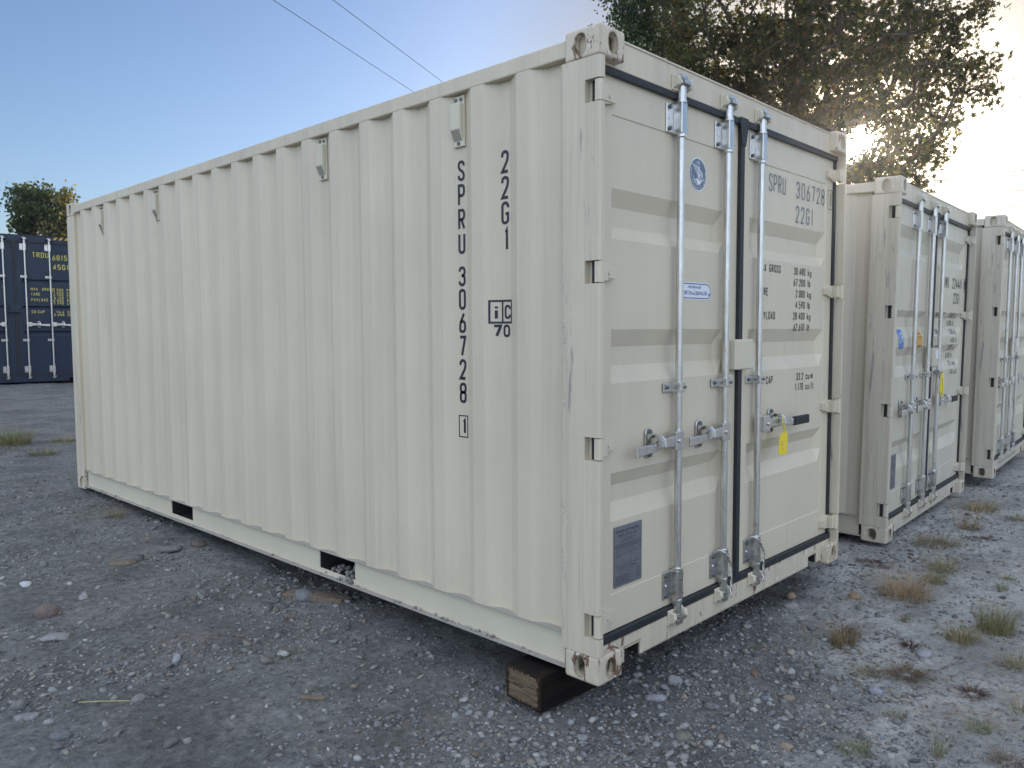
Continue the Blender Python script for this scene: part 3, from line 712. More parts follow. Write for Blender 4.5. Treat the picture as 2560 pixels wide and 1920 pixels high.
for s, u, z, xe in (('30.480', 'kg', 1.733, 2.022), ('67.200', 'lb', 1.670, 2.022), ('2.080', 'kg', 1.607, 2.022), ('4.590', 'lb', 1.544, 2.022), ('28.400', 'kg', 1.481, 2.022), ('62.610', 'lb', 1.418, 2.022), ('33.2', 'cu.m.', 1.136, 2.022), ('1.170', 'cu.ft.', 1.076, 2.022)):
    tmp = MB(); e = text(tmp, s, 0, z, .042, **kw); mb = MB(); text(mb, s, xe - e + .008, z, .042, **kw); text(mb, u, xe + .034, z, .042, **kw); mb.build('weight_line', M['ink'], A['right'])

def disc(mb, cx, cz, r, mapf, n=40):
    fill_poly(mb, [(cx + r * math.cos(2 * math.pi * k / n), cz + r * math.sin(2 * math.pi * k / n)) for k in range(n)], mapf)
def arc_text(mb, s, cx, cz, r, a0, a1, h, w, th, mapf, inward):
    n = len(s)
    for i, ch in enumerate(s):
        if ch == ' ': continue
        a = a0 + (a1 - a0) * i / max(1, n - 1)
        if inward: ux, uz = Vector((-math.sin(a), math.cos(a))), Vector((-math.cos(a), -math.sin(a)))
        else: ux, uz = Vector((math.sin(a), -math.cos(a))), Vector((math.cos(a), math.sin(a)))
        o = Vector((cx + r * math.cos(a), cz + r * math.sin(a)))
        def f(q, o=o, ux=ux, uz=uz):
            return mapf(o + ux * (q.x - w / 2) + uz * q.y)
        text(mb, ch, 0, 0, h, w=w, th=th, mapf=f)
def emblem(parent, cx, cz, mapa):
    mb = MB(); disc(mb, cx, cz, .077, mapa(.0012)); o = mb.build('emblem', M['white_decal'], parent)
    mb = MB(); disc(mb, cx, cz, .071, mapa(.0018)); mb.build('emblem_field', M['blue_decal'], o)
    mb = MB(); f = mapa(.0024); sc = .071
    def pl(*pts): fill_poly(mb, [(cx + sc * a, cz + sc * b) for a, b in pts], f)
    text(mb, 'ABS', cx - .017, cz + .046, .014, w=.009, th=.0026, gap=.003, mapf=f)
    pl((.0, .52), (.16, .52), (.14, .1), (.22, -.1), (.62, -.32), (.42, -.52), (.2, -.32), (-.02, -.3), (.02, .0))    # wing mast, neck and head
    for k in range(6):
        a = .56 - k * .12; pl((-.78 + k * .13, a + .06 - k * .02), (-.02, a - .03), (-.02, a - .085), (-.74 + k * .14, a - k * .02))
    for k in range(4):
        a = .34 - k * .15; pl((.2, a), (.48 + .06 * k, a - .16), (.56 + .06 * k, a - .30), (.2, a - .07))
    pl((-.26, -.3), (.0, -.22), (.3, -.3), (.34, -.55), (.2, -.75), (.14, -.55), (.06, -.72), (-.08, -.72), (-.18, -.5))
    for k in range(3): pl((-.3, -.30 - .1 * k), (-.3, -.35 - .1 * k), (-.58, -.44 - .1 * k), (-.56, -.38 - .1 * k))
    for k in range(20):
        a0 = math.pi * (1.08 + .84 * k / 20); a1 = math.pi * (1.08 + .84 * (k + 1) / 20)
        pl((.60 * math.cos(a0), .08 + .78 * math.sin(a0) * .95), (.64 * math.cos(a0), .08 + .83 * math.sin(a0) * .95), (.64 * math.cos(a1), .08 + .83 * math.sin(a1) * .95), (.60 * math.cos(a1), .08 + .78 * math.sin(a1) * .95))
    arc_text(mb, 'AMERICAN BUREAU OF SHIPPING', cx, cz, .0675, R(160), R(372), .0085, .0052, .0017, f, True)
    mb.build('emblem_bird', M['white_decal'], o)
emblem(A['left'], .83, 2.144, lambda off: dmap(A, .163, 1.07, off))
# repair label
mb = MB(); fill_poly(mb, stadium(.822, 1.607, .275, .080), dmap(A, .163, 1.07, .0012)); o = mb.build('repair_label', M['white_decal'], A['left'])
mb = MB(); f = dmap(A, .163, 1.07, .0019); st = [Vector(p) for p in stadium(.822, 1.607, .262, .066)]
ribbon(mb, st + [st[0]], .0042, .05, f)
text(mb, 'FOR REPAIR USE', .755, 1.618, .0125, w=.0065, th=.002, gap=.0026, mapf=f); text(mb, 'CORTEN', .708, 1.588, .019, w=.0095, th=.0026, gap=.0036, mapf=f)
text(mb, 'OR', .792, 1.588, .010, w=.007, th=.002, mapf=f); text(mb, 'EQUIVALENT', .812, 1.588, .019, w=.0088, th=.0026, gap=.0034, mapf=f); text(mb, 'ONLY', .932, 1.588, .0095, w=.0045, th=.0016, gap=.002, mapf=f)
mb.build('label_print', M['label_blue'], o)
# approval plate
def approval_plate(c):
    o = MB().box(.186, .387, .0615, .0672, .344, .604).build('approval_plate', M['plate'], c['left'], bevel=.003)
    mb = MB(); f = lambda q: (q.x, .0608, q.y); k2 = dict(th=.0015, mapf=f)
    text(mb, 'APPROVED FOR TRANSPORT', .199, .576, .0105, w=.0055, gap=.0023, space=.005, **k2); text(mb, 'UNDER CUSTOMS SEAL', .214, .558, .0105, w=.0055, gap=.0023, space=.005, **k2)
    frame_rect(mb, .227, .345, .534, .549, .0012, f, .1); text(mb, 'USA-1981', .258, .537, .009, w=.0055, gap=.002, **k2)
    for z in (.524, .517, .509, .497, .484): ribbon(mb, [Vector((.192, z)), Vector((.381, z))], .0018 if z < .5 else .0032, .2, f)
    ribbon(mb, [Vector((.300, .484)), Vector((.300, .44))], .0018, .2, f); ribbon(mb, [Vector((.192, .436)), Vector((.381, .436))], .0022, .2, f)
    text(mb, 'OWNER NO.', .192, .472, .007, w=.004, gap=.0016, th=.0012, mapf=f)
    text(mb, 'CSC SAFETY APPROVAL', .206, .417, .0105, w=.0055, gap=.0023, space=.005, **k2); frame_rect(mb, .23, .325, .398, .411, .0012, f, .1)
    for k in range(6): ribbon(mb, [Vector((.194, .39 - .0065 * k)), Vector((.29 + .03 * (k % 2), .39 - .0065 * k))], .0026, .2, f); ribbon(mb, [Vector((.338, .405 - .0085 * k)), Vector((.378, .405 - .0085 * k))], .0022, .2, f)
    mb.build('plate_print', M['plate_ink'], o)
approval_plate(A)

# --- second container of the row and its look-alikes
B = build_container('shipping_container', (3.385, .030, -.107), (R(.8), 0, R(2.56)), 'dusty cream shipping container beside the big one, with orange and blue decals on its door', PD, ROW, grooves=G_B)
bl = lambda off: dmap(B, .163, 1.07, off); brm = dmap(B, 1.335, 2.286)
approval_plate(B)
def strip_decal(z0, z1, half, cx, n=14, off=.0014):
    mb = MB(); zs = [z0 + (z1 - z0) * k / n for k in range(n + 1)]
    for a, b in zip(zs, zs[1:]): mb.add([bl(off)(Vector(p)) for p in ((cx - half(a), a), (cx + half(a), a), (cx + half(b), b), (cx - half(b), b))], [(0, 1, 2, 3)])
    return mb
o1 = strip_decal(1.385, 1.53, lambda z: .066 * min(1, .75 + (1.53 - z) * 12, .75 + (z - 1.385) * 12), .41).build('class_emblem', M['bright_blue'], B['left'])
mb = MB(); text(mb, 'R', .412, 1.43, .075, w=.05, th=.010, mapf=bl(.0026), sub=.008); text(mb, 'L', .366, 1.43, .075, w=.03, th=.008, mapf=bl(.0026), sub=.008); mb.build('emblem_print', M['white_decal'], o1)
mb = strip_decal(1.375, 1.535, lambda z: .078 * min(1, .4 + (1.535 - z) * 15, .4 + (z - 1.375) * 15), .915)
o2 = mb.build('warning_decal', M['orange_decal'], B['left'])
mb = MB()
for z, a in ((1.495, .05), (1.47, .055), (1.40, .05)): ribbon(mb, [Vector((.915 - a, z)), Vector((.915 + a, z))], .006, .01, bl(.0026))
mb.build('decal_print', M['ink'], o2)
num_b = MB()
text(num_b, 'NWU', 1.60, 1.885, .096, w=.044, th=.0115, gap=.016, mapf=brm); text(num_b, '224441', 1.905, 1.885, .096, w=.045, th=.0115, gap=.0195, mapf=brm); text(num_b, '22G1', 1.96, 1.755, .096, w=.045, th=.0115, gap=.0215, mapf=brm)
lines_b = []
text(num_b, '8', 2.325, 1.892, .085, w=.04, th=.011, mapf=brm); frame_rect(num_b, 2.312, 2.378, 1.87, 1.99, .004, brm, .05)
kb = dict(w=.0205, th=.0056, gap=.0082, mapf=brm, sub=.008)
for s, z in (('MAX GROSS', 1.63), ('TARE', 1.485), ('PAYLOAD', 1.345), ('CU. CAP.', 1.205)): q = MB(); text(q, s, 1.44, z, .046, space=.028, **kb); lines_b.append(q.build('weight_heading', M['ink'], B['right']))
for s, u, z in (('30.480', 'kg', 1.63), ('67.200', 'lb', 1.56), ('2.150', 'kg', 1.485), ('4.630', 'lb', 1.41), ('28.330', 'kg', 1.345), ('62.570', 'lb', 1.272), ('33.1', 'cu.m', 1.205), ('1.170', 'cu.ft', 1.125)):
    tmp = MB(); e = text(tmp, s, 0, z, .046, **kb); q = MB(); text(q, s, 2.06 - e, z, .046, **kb); text(q, u, 2.10, z, .046, **kb); lines_b.append(q.build('weight_line', M['ink'], B['right']))
num_o = num_b.build('container_number', M['ink'], B['right'])
card = MB().box(1.20, 1.27, .0095, .0115, 1.29, 1.36).build('paper_label', M['white_decal'], B['left'])

def copy_tree(o, parent=None, skip=()):
    c = o.copy(); col.objects.link(c); c.parent = parent
    for ch in list(o.children):
        if ch not in skip: copy_tree(ch, c, skip)
    return c
for (x, y, z, yaw, lab) in ((6.424, .036, -.062, 3.57, 'dusty cream shipping container cut off by the right edge of the picture'),
                            (9.50, .10, -.06, 2.6, 'unseen cream shipping container added fourth in the row, past the right edge of the picture'),  # last two continue the row unseen, added to keep the yard shaded
                            (12.55, .05, -.05, 2.9, 'unseen cream shipping container added at the far right end of the row')):
    c = copy_tree(B['root'], None, (num_o, o2, *lines_b) if x < 7 else (num_o, o2, o1, card, *lines_b)); c.location = (x, y, z); c.rotation_euler = (R(.6), 0, R(yaw)); c['label'] = lab

# --- navy container at the back
BL = build_container('shipping_container', (2.0207 - 1.219 * math.cos(R(-7.67)), 15.687 - 1.219 * math.sin(R(-7.67)), .452), (0, 0, R(-7.67)), 'navy blue shipping container with yellow lettering and four bright rods, behind the cream one', PN, None,
                     H=2.896, L=12.19, grooves=G_N, rods=(.619, 1.039, 1.399, 1.822), rod_mid=(.84, 2.08), lever_z=1.15)
nm = dmap(BL, 1.335, 2.286)
mb = MB(); o_ = 1.219
text(mb, 'TRDU', o_ + .31, 2.46, .105, w=.055, th=.014, gap=.02, mapf=nm); text(mb, '681593', o_ + .655, 2.42, .105, w=.055, th=.014, gap=.021, mapf=nm); text(mb, '45G1', o_ + .66, 2.235, .105, w=.058, th=.015, gap=.022, mapf=nm)
kn = dict(w=.031, th=.0085, gap=.0115, mapf=nm)
for s, z in (('MAX. GROSS', 1.845), ('TARE', 1.745), ('PAYLOAD', 1.635), ('CU.CAP', 1.40)): q = MB(); text(q, s, o_ + .262, z - .03, .056, space=.04, **kn); q.build('weight_heading', M['yellow_ink'], BL['right'])
for s, u, z in (('32.500', 'KG', 1.845), ('71.650', 'LB', 1.79), ('3.700', 'KG', 1.735), ('8.160', 'LB', 1.68), ('28.800', 'KG', 1.628), ('63.490', 'LB', 1.575), ('76.4', 'CU.M', 1.40), ('2.698', 'CU.FT', 1.345)):
    tmp = MB(); e = text(tmp, s, 0, z, .05, **kn); q = MB(); text(q, s, o_ + .835 - e, z - .028, .046, **kn); text(q, u, o_ + .885, z - .028, .046, **kn); q.build('weight_line', M['yellow_ink'], BL['right'])
mb.build('container_number', M['yellow_ink'], BL['right'])
hm = MB(); hk = MB()
x0, x1, z0, z1 = 1.219 + .66, 2.276, 2.82, 2.872
fill_poly(hk, [(x0, z0), (x1, z0), (x1, z1), (x0, z1)], lambda q: (q.x, .0438, q.y))
for k in range(4):
    a = x0 + .012 + k * .1; fill_poly(hm, [(a, z0), (a + .05, z0), (a + .09, z1), (a + .04, z1)], lambda q: (q.x, .0425, q.y))
hko = hk.build('stripe_panel', M['hazard_dark'], BL['header']); hm.build('hazard_stripe', M['hazard'], hko)

# ------------------------------------------------------------------ small things on the containers
def strap(name, pts, r, m, label, cat, n=6, group=None):
    o = MB().tube(pts, r, n).build(name, m, None, smooth=True); return tag(o, label, cat, group)
def smooth_pts(P, k=6):
    P = [Vector(p) for p in P]; o = []
    for i in range(len(P) - 1):
        p0, p1, p2, p3 = P[max(i - 1, 0)], P[i], P[i + 1], P[min(i + 2, len(P) - 1)]
        for j in range(k):
            t = j / k; o.append(.5 * ((2 * p1) + (p2 - p0) * t + (2 * p0 - 5 * p1 + 4 * p2 - p3) * t * t + (3 * p1 - p0 - 3 * p2 + p3) * t ** 3))
    o.append(P[-1]); return o
for x, lab in ((1.046, 'twisted steel wire rope looped over the bracket left of the black door seam'), (1.392, 'twisted steel wire rope hanging from the bracket right of the black door seam')):
    pts = smooth_pts([(x - .05, .05, .338), (x - .045, .03, .348), (x - .03, .004, .335), (x, -.002, .295), (x + .022, -.002, .262), (x + .027, -.002, .22), (x + .025, -.002, .15), (x + .012, -.006, .105)])
    mb = MB()
    for ph in (0, math.pi):
        mb.tube([p + Vector((.0035 * math.cos(i * .9 + ph), .0035 * math.sin(i * .9 + ph), 0)) for i, p in enumerate(pts)], .0036, 6)
    tag(mb.build('wire_rope', M['steel'], None, smooth=True), lab, 'wire rope', 'wire ropes on the lock rods')
# yellow tag
t_ = empty('seal_tag', (1.60, -.012, .93)); tag(t_, 'yellow plastic seal tag hanging from the black gripped door handle', 'tag')
pts = [(0, .012, -.05)] + [(-.03 * math.sin(a), .006 - .02 * math.cos(a), -.01 + .035 * math.cos(a) * 1.0) for a in [x * math.pi * 2 / 12 + math.pi for x in range(13)]]
MB().tube(smooth_pts([(.01, -.004, -.045), (-.03, -.012, -.02), (-.035, -.012, .005), (-.01, -.002, .028), (.012, .0, .0), (.012, -.003, -.045)], 4), .0022, 6).build('strap', M['yellow'], t_, smooth=True)
tp = MB(); tp.prism([(-.052, -.075), (-.038, -.06), (.0, -.055), (.012, -.04), (.03, -.06), (.046, -.07), (.036, -.176), (-.062, -.168)], 1, -.006, -.003)
tp = tp.build('tag_plate', M['yellow'], t_, bevel=.001)
mb = MB()
for k in range(4): ribbon(mb, [Vector((-.035 + .003 * k, -.10 - .014 * k)), Vector((-.018 + .006 * (k % 2), -.105 - .014 * k))], .0025, .05, lambda q: (q.x, -.0066, q.y))
mb.build('tag_print', M['plate_ink'], tp)
# yellow tape round the rod of the second and third container
def yellow_tape(c, lab):
    mw = c['root'].matrix_basis if isinstance(c, dict) else c.matrix_basis
    mb = MB(); x = 1.392
    mb.prism([(x - .035, 1.10), (x - .02, 1.165), (x + .03, 1.17), (x + .045, 1.13), (x + .05, .98), (x + .02, .93), (x + .028, 1.0), (x + .02, 1.12), (x - .02, 1.12), (x - .028, .97), (x - .045, 1.02)], 1, -.004, .004)
    o = mb.build('seal_strap', M['yellow'], None, bevel=.001); o.matrix_world = mw; tag(o, lab, 'strap', 'yellow straps on door rods'); return o
bpy.context.view_layer.update()
roots = [o for o in bpy.data.objects if o.name.startswith('shipping_container') and o.parent is None]
yellow_tape(B, 'yellow strap tied round the door rod of the container with the orange decal')

# ------------------------------------------------------------------ ground
class VN:
    """tiling value noise with cubic interpolation"""
    def __init__(s, seed): s.g = np.random.default_rng(seed).random((256, 256))
    def __call__(s, x, y):
        xi = np.floor(x).astype(int); yi = np.floor(y).astype(int); fx = x - xi; fy = y - yi
        fx = fx * fx * (3 - 2 * fx); fy = fy * fy * (3 - 2 * fy)
        a = s.g[xi % 256, yi % 256]; b = s.g[(xi + 1) % 256, yi % 256]; c = s.g[xi % 256, (yi + 1) % 256]; d = s.g[(xi + 1) % 256, (yi + 1) % 256]
        return (a * (1 - fx) + b * fx) * (1 - fy) + (c * (1 - fx) + d * fx) * fy
vn = VN(3)
def fbm(x, y, s, o=4):
    t = 0; a = 1; w = 0
    for k in range(o): t = t + a * vn(x * s + 17.3 * k, y * s + 5.1 * k); w += a; a *= .5; s *= 2.03
    return t / w - .5
def gbase(x, y):
    t = np.clip(y - .5, 0, 17); return -.15 + .018 * t + .0013 * t * t
def gz(x, y):
    x = np.asarray(x, float); y = np.asarray(y, float)
    near = np.clip(1.3 - np.hypot(x - 1, y - 1) / 40, 0, 1)
    z = gbase(x, y) + near * (.06 * fbm(x, y, .6) + .03 * fbm(x + 40, y, 2.6) + .022 * fbm(x, y + 30, 11, 3))
    # shallow wheel ruts running past the long side, rising ground far off
    u, w = x * .976 - y * .218, x * .218 + y * .976; k = 1 / (1 + np.exp((x - .1) * 8))
    z = z + near * k * (.034 * fbm(u * .22, w, 3.2, 3) + .016 * fbm(u * .3, w + 9, 9, 2))
    return z
def axis(lo, hi, step, far):
    a = list(np.arange(lo, hi, step)); s = step; p = hi
    up = []
    while p < far: up.append(p); s *= 1.22; p += s
    s = step; p = lo - step; dn = []
    while p > -far: dn.append(p); s *= 1.22; p -= s
    return np.array(dn[::-1] + a + up)
gx = axis(-3.2, 7.0, .022, 700); gy = axis(-2.4, 5.5, .022, 700)
X, Y = np.meshgrid(gx, gy); Z = gz(X, Y); nx, ny = len(gx), len(gy)
me = bpy.data.meshes.new('ground'); me.vertices.add(nx * ny); me.vertices.foreach_set('co', np.stack([X, Y, Z], -1).ravel())
i = np.arange(nx * ny).reshape(ny, nx); q = np.stack([i[:-1, :-1], i[:-1, 1:], i[1:, 1:], i[1:, :-1]], -1).reshape(-1, 4)
me.loops.add(q.size); me.polygons.add(len(q)); me.loops.foreach_set('vertex_index', q.ravel().astype(np.int32))
me.polygons.foreach_set('loop_start', np.arange(0, q.size, 4, dtype=np.int32)); me.polygons.foreach_set('use_smooth', np.ones(len(q), bool))
me.update(); me.materials.append(M['ground'])
go = bpy.data.objects.new('ground', me); col.objects.link(go); tag(go, 'hard packed grey gravel and dry clay yard', kind='structure')

def np_mesh(name, V, F, C, m, smooth=False):
    me = bpy.data.meshes.new(name); me.vertices.add(len(V)); me.vertices.foreach_set('co', np.asarray(V, np.float32).ravel())
    k = F.shape[1]; me.loops.add(F.size); me.polygons.add(len(F)); me.loops.foreach_set('vertex_index', F.ravel().astype(np.int32))
    me.polygons.foreach_set('loop_start', np.arange(0, F.size, k, dtype=np.int32))
    me.update()
    a = me.attributes.new('col', 'FLOAT_COLOR', 'POINT'); a.data.foreach_set('color', np.concatenate([C, np.ones((len(C), 1))], 1).astype(np.float32).ravel())
    me.materials.append(m)
    if smooth: me.polygons.foreach_set('use_smooth', np.ones(len(F), bool))
    o = bpy.data.objects.new(name, me); col.objects.link(o); return o
def ico(sub):
    bm = bmesh.new(); bmesh.ops.create_icosphere(bm, subdivisions=sub, radius=1); bm.verts.ensure_lookup_table()
    v = np.array([p.co[:] for p in bm.verts]); f = np.array([[a.index for a in q.verts] for q in bm.faces]); bm.free(); return v, f
ICO1, ICO2 = ico(1), ico(2)
def rot_many(n, tilt):
    a = rng.random(n) * 2 * np.pi; b = (rng.random(n) - .5) * 2 * tilt; c = (rng.random(n) - .5) * 2 * tilt
    ca, sa, cb, sb, cc, sc = np.cos(a), np.sin(a), np.cos(b), np.sin(b), np.cos(c), np.sin(c); O = np.zeros(n); I = np.ones(n)
    Z_ = np.array([[ca, -sa, O], [sa, ca, O], [O, O, I]]); X_ = np.array([[I, O, O], [O, cb, -sb], [O, sb, cb]]); Y_ = np.array([[cc, O, sc], [O, I, O], [-sc, O, cc]])
    return np.einsum('ijn,jkn,kln->nil', Z_, X_, Y_)
TONES = np.array([(.18, .18, .18), (.215, .214, .212), (.14, .14, .142), (.19, .195, .208), (.26, .257, .25), (.235, .215, .19), (.21, .196, .175), (.31, .305, .295), (.20, .163, .135), (.19, .187, .18)])
TW = np.array([.2, .17, .13, .12, .09, .08, .08, .03, .03, .07])
def stones(name, x, y, r, geo, flat=.5, m=None, jit=.22, tones=None, zoff=None, w=TW):
    n = len(x); V0, F0 = geo; k = len(V0)
    S = np.stack([r * (.8 + .5 * rng.random(n)), r * (.65 + .4 * rng.random(n)), r * flat * (.7 + .6 * rng.random(n))], 1)
    V = V0[None] * (1 + jit * (rng.random((n, k, 1)) - .5) * 2)
    for _ in range(7):      # broken faces
        q = rng.normal(size=(n, 1, 3)); q /= np.linalg.norm(q, axis=2, keepdims=True); d = .45 + .4 * rng.random((n, 1, 1))
        V = V - np.maximum(0, (V * q).sum(2, keepdims=True) - d) * q
    V = V * S[:, None, :] * 1.15
    V = np.einsum('nij,nkj->nki', rot_many(n, .5), V)
    z = gz(x, y) if zoff is None else zoff
    V += np.stack([x, y, z + S[:, 2] * .28], 1)[:, None, :]
    T = np.array([.97, .985, .985]) * (TONES[rng.choice(len(TONES), n, p=w / w.sum())] if tones is None else tones) * (.62 + .75 * rng.random((n, 1)))
    C = np.repeat(T[:, None], k, 1).reshape(-1, 3)
    F = (F0[None] + (np.arange(n) * k)[:, None, None]).reshape(-1, 3)
    return np_mesh(name, V.reshape(-1, 3), F, C, m or M['stone'])
CAM2 = np.array([-2.45, -1.87])
def scatter(n, keep, spread=4.5):
    xs, ys = [], []
    while sum(map(len, xs)) < n:
        m = n * 3
        # polar about the camera's ground point: more stones where the picture shows them larger
        th = R(42.5) + (rng.random(m) - .5) * R(80); d = 1.6 + spread * (rng.random(m) ** 1.5) * 2.4
        x = CAM2[0] + d * np.cos(th); y = CAM2[1] + d * np.sin(th)
        k = keep(x, y) & ~((x > .25) & (x < 2.2) & (y > .9)); xs.append(x[k]); ys.append(y[k])
    return np.concatenate(xs)[:n], np.concatenate(ys)[:n]
def dens(x, y):   # gravelly patches: along the foot of the container, foreground, old track
    u, w = x * .976 - y * .218, x * .218 + y * .976
    p = np.where(x < .3, fbm(u * .35 + 4, w + 3, 1.5, 4) * 1.5, fbm(x + 11, y + 3, .75, 4)) + .5 * fbm(x, y, 3.1, 3)
    left = (x < .3) * np.clip(.20 + 3.4 * p, .025, 2) ; right = (x >= .3) * np.clip(.75 + 2.2 * p - .55 * np.clip(-y - .15, 0, 2) * (x > .5), -1, 2)
    strip = np.exp(-((x + .35) / .45) ** 2) * .35
    front = np.exp(-((y + .3) / .45) ** 2) * (x > -.6) * (x < 1.3) * 1.5
    return left + right + strip + front
x, y = scatter(30000, lambda x, y: rng.random(len(x)) < dens(x, y)); r = .0045 + .008 * rng.random(len(x)) ** 2
tag(stones('gravel', x, y, r, ICO1), 'fine grey gravel strewn over the yard', kind='stuff')
x, y = scatter(8200, lambda x, y: rng.random(len(x)) < dens(x, y) * .8); r = .009 + .015 * rng.random(len(x)) ** 2.3
tag(stones('crushed_rock', x, y, r, ICO1, jit=.3), 'coarser crushed grey and bluish stones on the yard', kind='stuff')
x, y = scatter(90, lambda x, y: rng.random(len(x)) < dens(x, y) * .8, 3.2); r = .022 + .016 * rng.random(len(x)) ** 2
tag(stones('rubble', x, y, r, ICO2, jit=.2), 'larger broken stones among the gravel', kind='stuff')
# crumbs of stone lying along the bottom rail's lip
yy = np.concatenate([.25 + 5.4 * rng.random(50), .3 + 1.0 * rng.random(26), 1.72 + .31 * rng.random(46)]); n_ = len(yy)
xx = .006 + .018 * rng.random(n_); xx[-46:] = .02 + .16 * rng.random(46)
rr = .004 + .009 * rng.random(n_) ** 2; rr[-46:] = .008 + .024 * rng.random(46) ** 1.6
zz = np.full(n_, .0365); zz[-46:] = .0465
o = stones('rubble_crumbs', xx, yy, rr, ICO1, zoff=zz, flat=.8, tones=np.tile(np.array([[.30, .285, .265]]), (n_, 1))); tag(o, 'crumbs of stone and dirt lying along the bottom rail lip', kind='stuff')

# individual stones that stand out
def rock(x, y, r, c, label, flat=.6, sx=1.25, name='rock', cat='stone', group='single stones on the yard', yaw=None, geo=ICO2, jit=.16, sink=.2):
    r *= .86; c = tuple(.82 * q for q in c)
    V0, F0 = geo; rs = np.random.default_rng(abs(hash((round(x, 2), round(y, 2)))) % 2 ** 31)
    V = V0 * (1 + jit * .5 * (rs.random((len(V0), 1)) - .5) * 2)
    for _ in range(3 if jit < .1 else 8):
        q = rs.normal(size=3); q /= np.linalg.norm(q); d = .55 + .3 * rs.random() + (.2 if jit < .1 else 0)
        V = V - np.maximum(0, (V * q).sum(1, keepdims=True) - d) * q
    V = V * np.array([r * sx, r, r * flat]) * 1.12
    a = rs.random() * 6.28 if yaw is None else yaw; V = V @ np.array([[math.cos(a), math.sin(a), 0], [-math.sin(a), math.cos(a), 0], [0, 0, 1]])
    C = np.tile(np.array([c]), (len(V), 1)) * (1 + .12 * (rs.random((len(V), 1)) - .5))
    o = np_mesh(name, V, F0, C, M['stone'], smooth=False); o.location = (x, y, float(gz(x, y)) + r * flat * sink)
    return tag(o, label, cat, group)
rock(-1.17, 2.85, .062, (.19, .155, .14), 'round reddish brown stone alone on the left yard', .8, 1.15, jit=.05)
rock(-1.23, 2.49, .060, (.30, .30, .30), 'pale flat grey stone below the round reddish one', .35, 1.5, yaw=-.6)
rock(-.55, 3.47, .068, (.20, .165, .13), 'tan flat slab of rock left of a grey slab by the container side', .4, 1.5, yaw=-.7)
rock(-.47, 3.52, .075, (.16, .16, .165), 'grey flat slab of rock right of a tan slab by the container side', .4, 1.5, yaw=-.5)
rock(-.23, 3.49, .060, (.19, .19, .19), 'grey wedge of rock midway between the slabs and the container rail', .6, 1.5)
rock(-.04, 3.46, .055, (.15, .12, .105), 'brown stone close under the container rail, near the wedge', .6, 1.4)
rock(-.02, 2.14, .065, (.20, .21, .22), 'rounded grey stone below the nearer fork pocket', .55, 1.3, jit=.08)
rock(.36, -.03, .030, (.30, .30, .33), 'long pale grey stone in front of the near corner casting', .55, 1.9, yaw=-.8)
rock(.70, -.37, .024, (.21, .23, .28), 'bluish stone beside a tan one in the right foreground', .75, 1.2)
rock(.765, -.44, .024, (.29, .235, .18), 'tan stone right of the bluish one in the right foreground', .7, 1.5, yaw=-.8)
rock(.93, -.40, .021, (.42, .41, .38), 'small off-white stone on the pale clay', .7, 1.2)
rock(1.04, -.71, .033, (.30, .31, .36), 'pale bluish lump of stone nearest the brown grass mat', .9, 1.1)
rock(.89, -.22, .020, (.24, .16, .11), 'rusty brown pebble between the gravel and the clay', .8, 1.2)
rock(1.97, .09, .036, (.33, .23, .165), 'orange brown stone resting on a pale one near the door sill', .85, 1.1, sink=.75)
rock(1.86, .05, .042, (.30, .29, .28), 'pale stone under the orange brown one near the door sill', .7, 1.2)
rock(2.23, -.18, .040, (.30, .22, .15), 'sandy orange stone beside the dry straw clump', .75, 1.3)
rock(1.64, -.73, .038, (.32, .33, .35), 'smooth pale grey stone beside the reddish dead weed', .6, 1.4, jit=.06)
rock(.34, -.63, .026, (.34, .27, .20), 'beige and grey wedge stone at the bottom of the clay', .95, 1.1)
rock(.15, -.30, .036, (.19, .18, .155), 'round olive grey stone in the foreground gravel', .7, 1.1, jit=.06)
rock(-1.19, 1.55, .030, (.24, .24, .225), 'pale rounded stone near the end of the straw stalk', .75, 1.3, jit=.06)
rock(-1.57, 1.68, .040, (.26, .26, .265), 'light wedge of stone at the lower left', .5, 1.6)
rock(-1.53, 1.42, .042, (.17, .18, .19), 'dark grey squarish stone near the lower left corner', .7, 1.15)
rock(-1.26, 1.06, .030, (.16, .165, .17), 'dark grey stone at the bottom left of the picture', .7, 1.3)
rock(-1.11, 3.45, .045, (.55, .57, .59), 'white scrap of plastic lying on the gravel at the left', .45, 1.5, name='plastic_scrap', cat='litter', group='scraps lying on the yard')
rock(-.50, 1.56, .030, (.42, .46, .44), 'pale scrap lying by the tiny grass tuft', .4, 1.5, name='plastic_scrap', cat='litter', group='scraps lying on the yard')
# timber, boards, straw
tb = MB().box(0, .52, -.107, .107, -.074, .074); tbm = tb.build('timber_block', M['timber'], None, bevel=.006)
tbm.location = (-.085, .334, -.074); tbm.rotation_euler = (R(.6), 0, R(-3.5))
tag(tbm, 'dark creosoted timber block under the near corner of the big container', 'timber')
def board(x, y, L_, w, h, yaw, label, tilt=0):
    mb = MB(); n = 5
    pts = [(-L_ / 2, -w / 2), (-L_ * .46, w * .45), (L_ * .3, w * .5), (L_ / 2, w * .1), (L_ * .42, -w * .5)]
    mb.prism(pts, 2, 0, h); o = mb.build('wood_scrap', M['old_wood'], None, bevel=.003); o.location = (x, y, float(gz(x, y)) + .001); o.rotation_euler = (0, tilt, yaw)
    return tag(o, label, 'wood', 'wood scraps on the yard')
board(-.67, 1.02, .12, .03, .012, -.85, 'flat brown splinter of wood on the left foreground dirt')
board(.02, 2.06, .42, .10, .03, -1.1, 'weathered grey board lying under the nearer fork pocket')
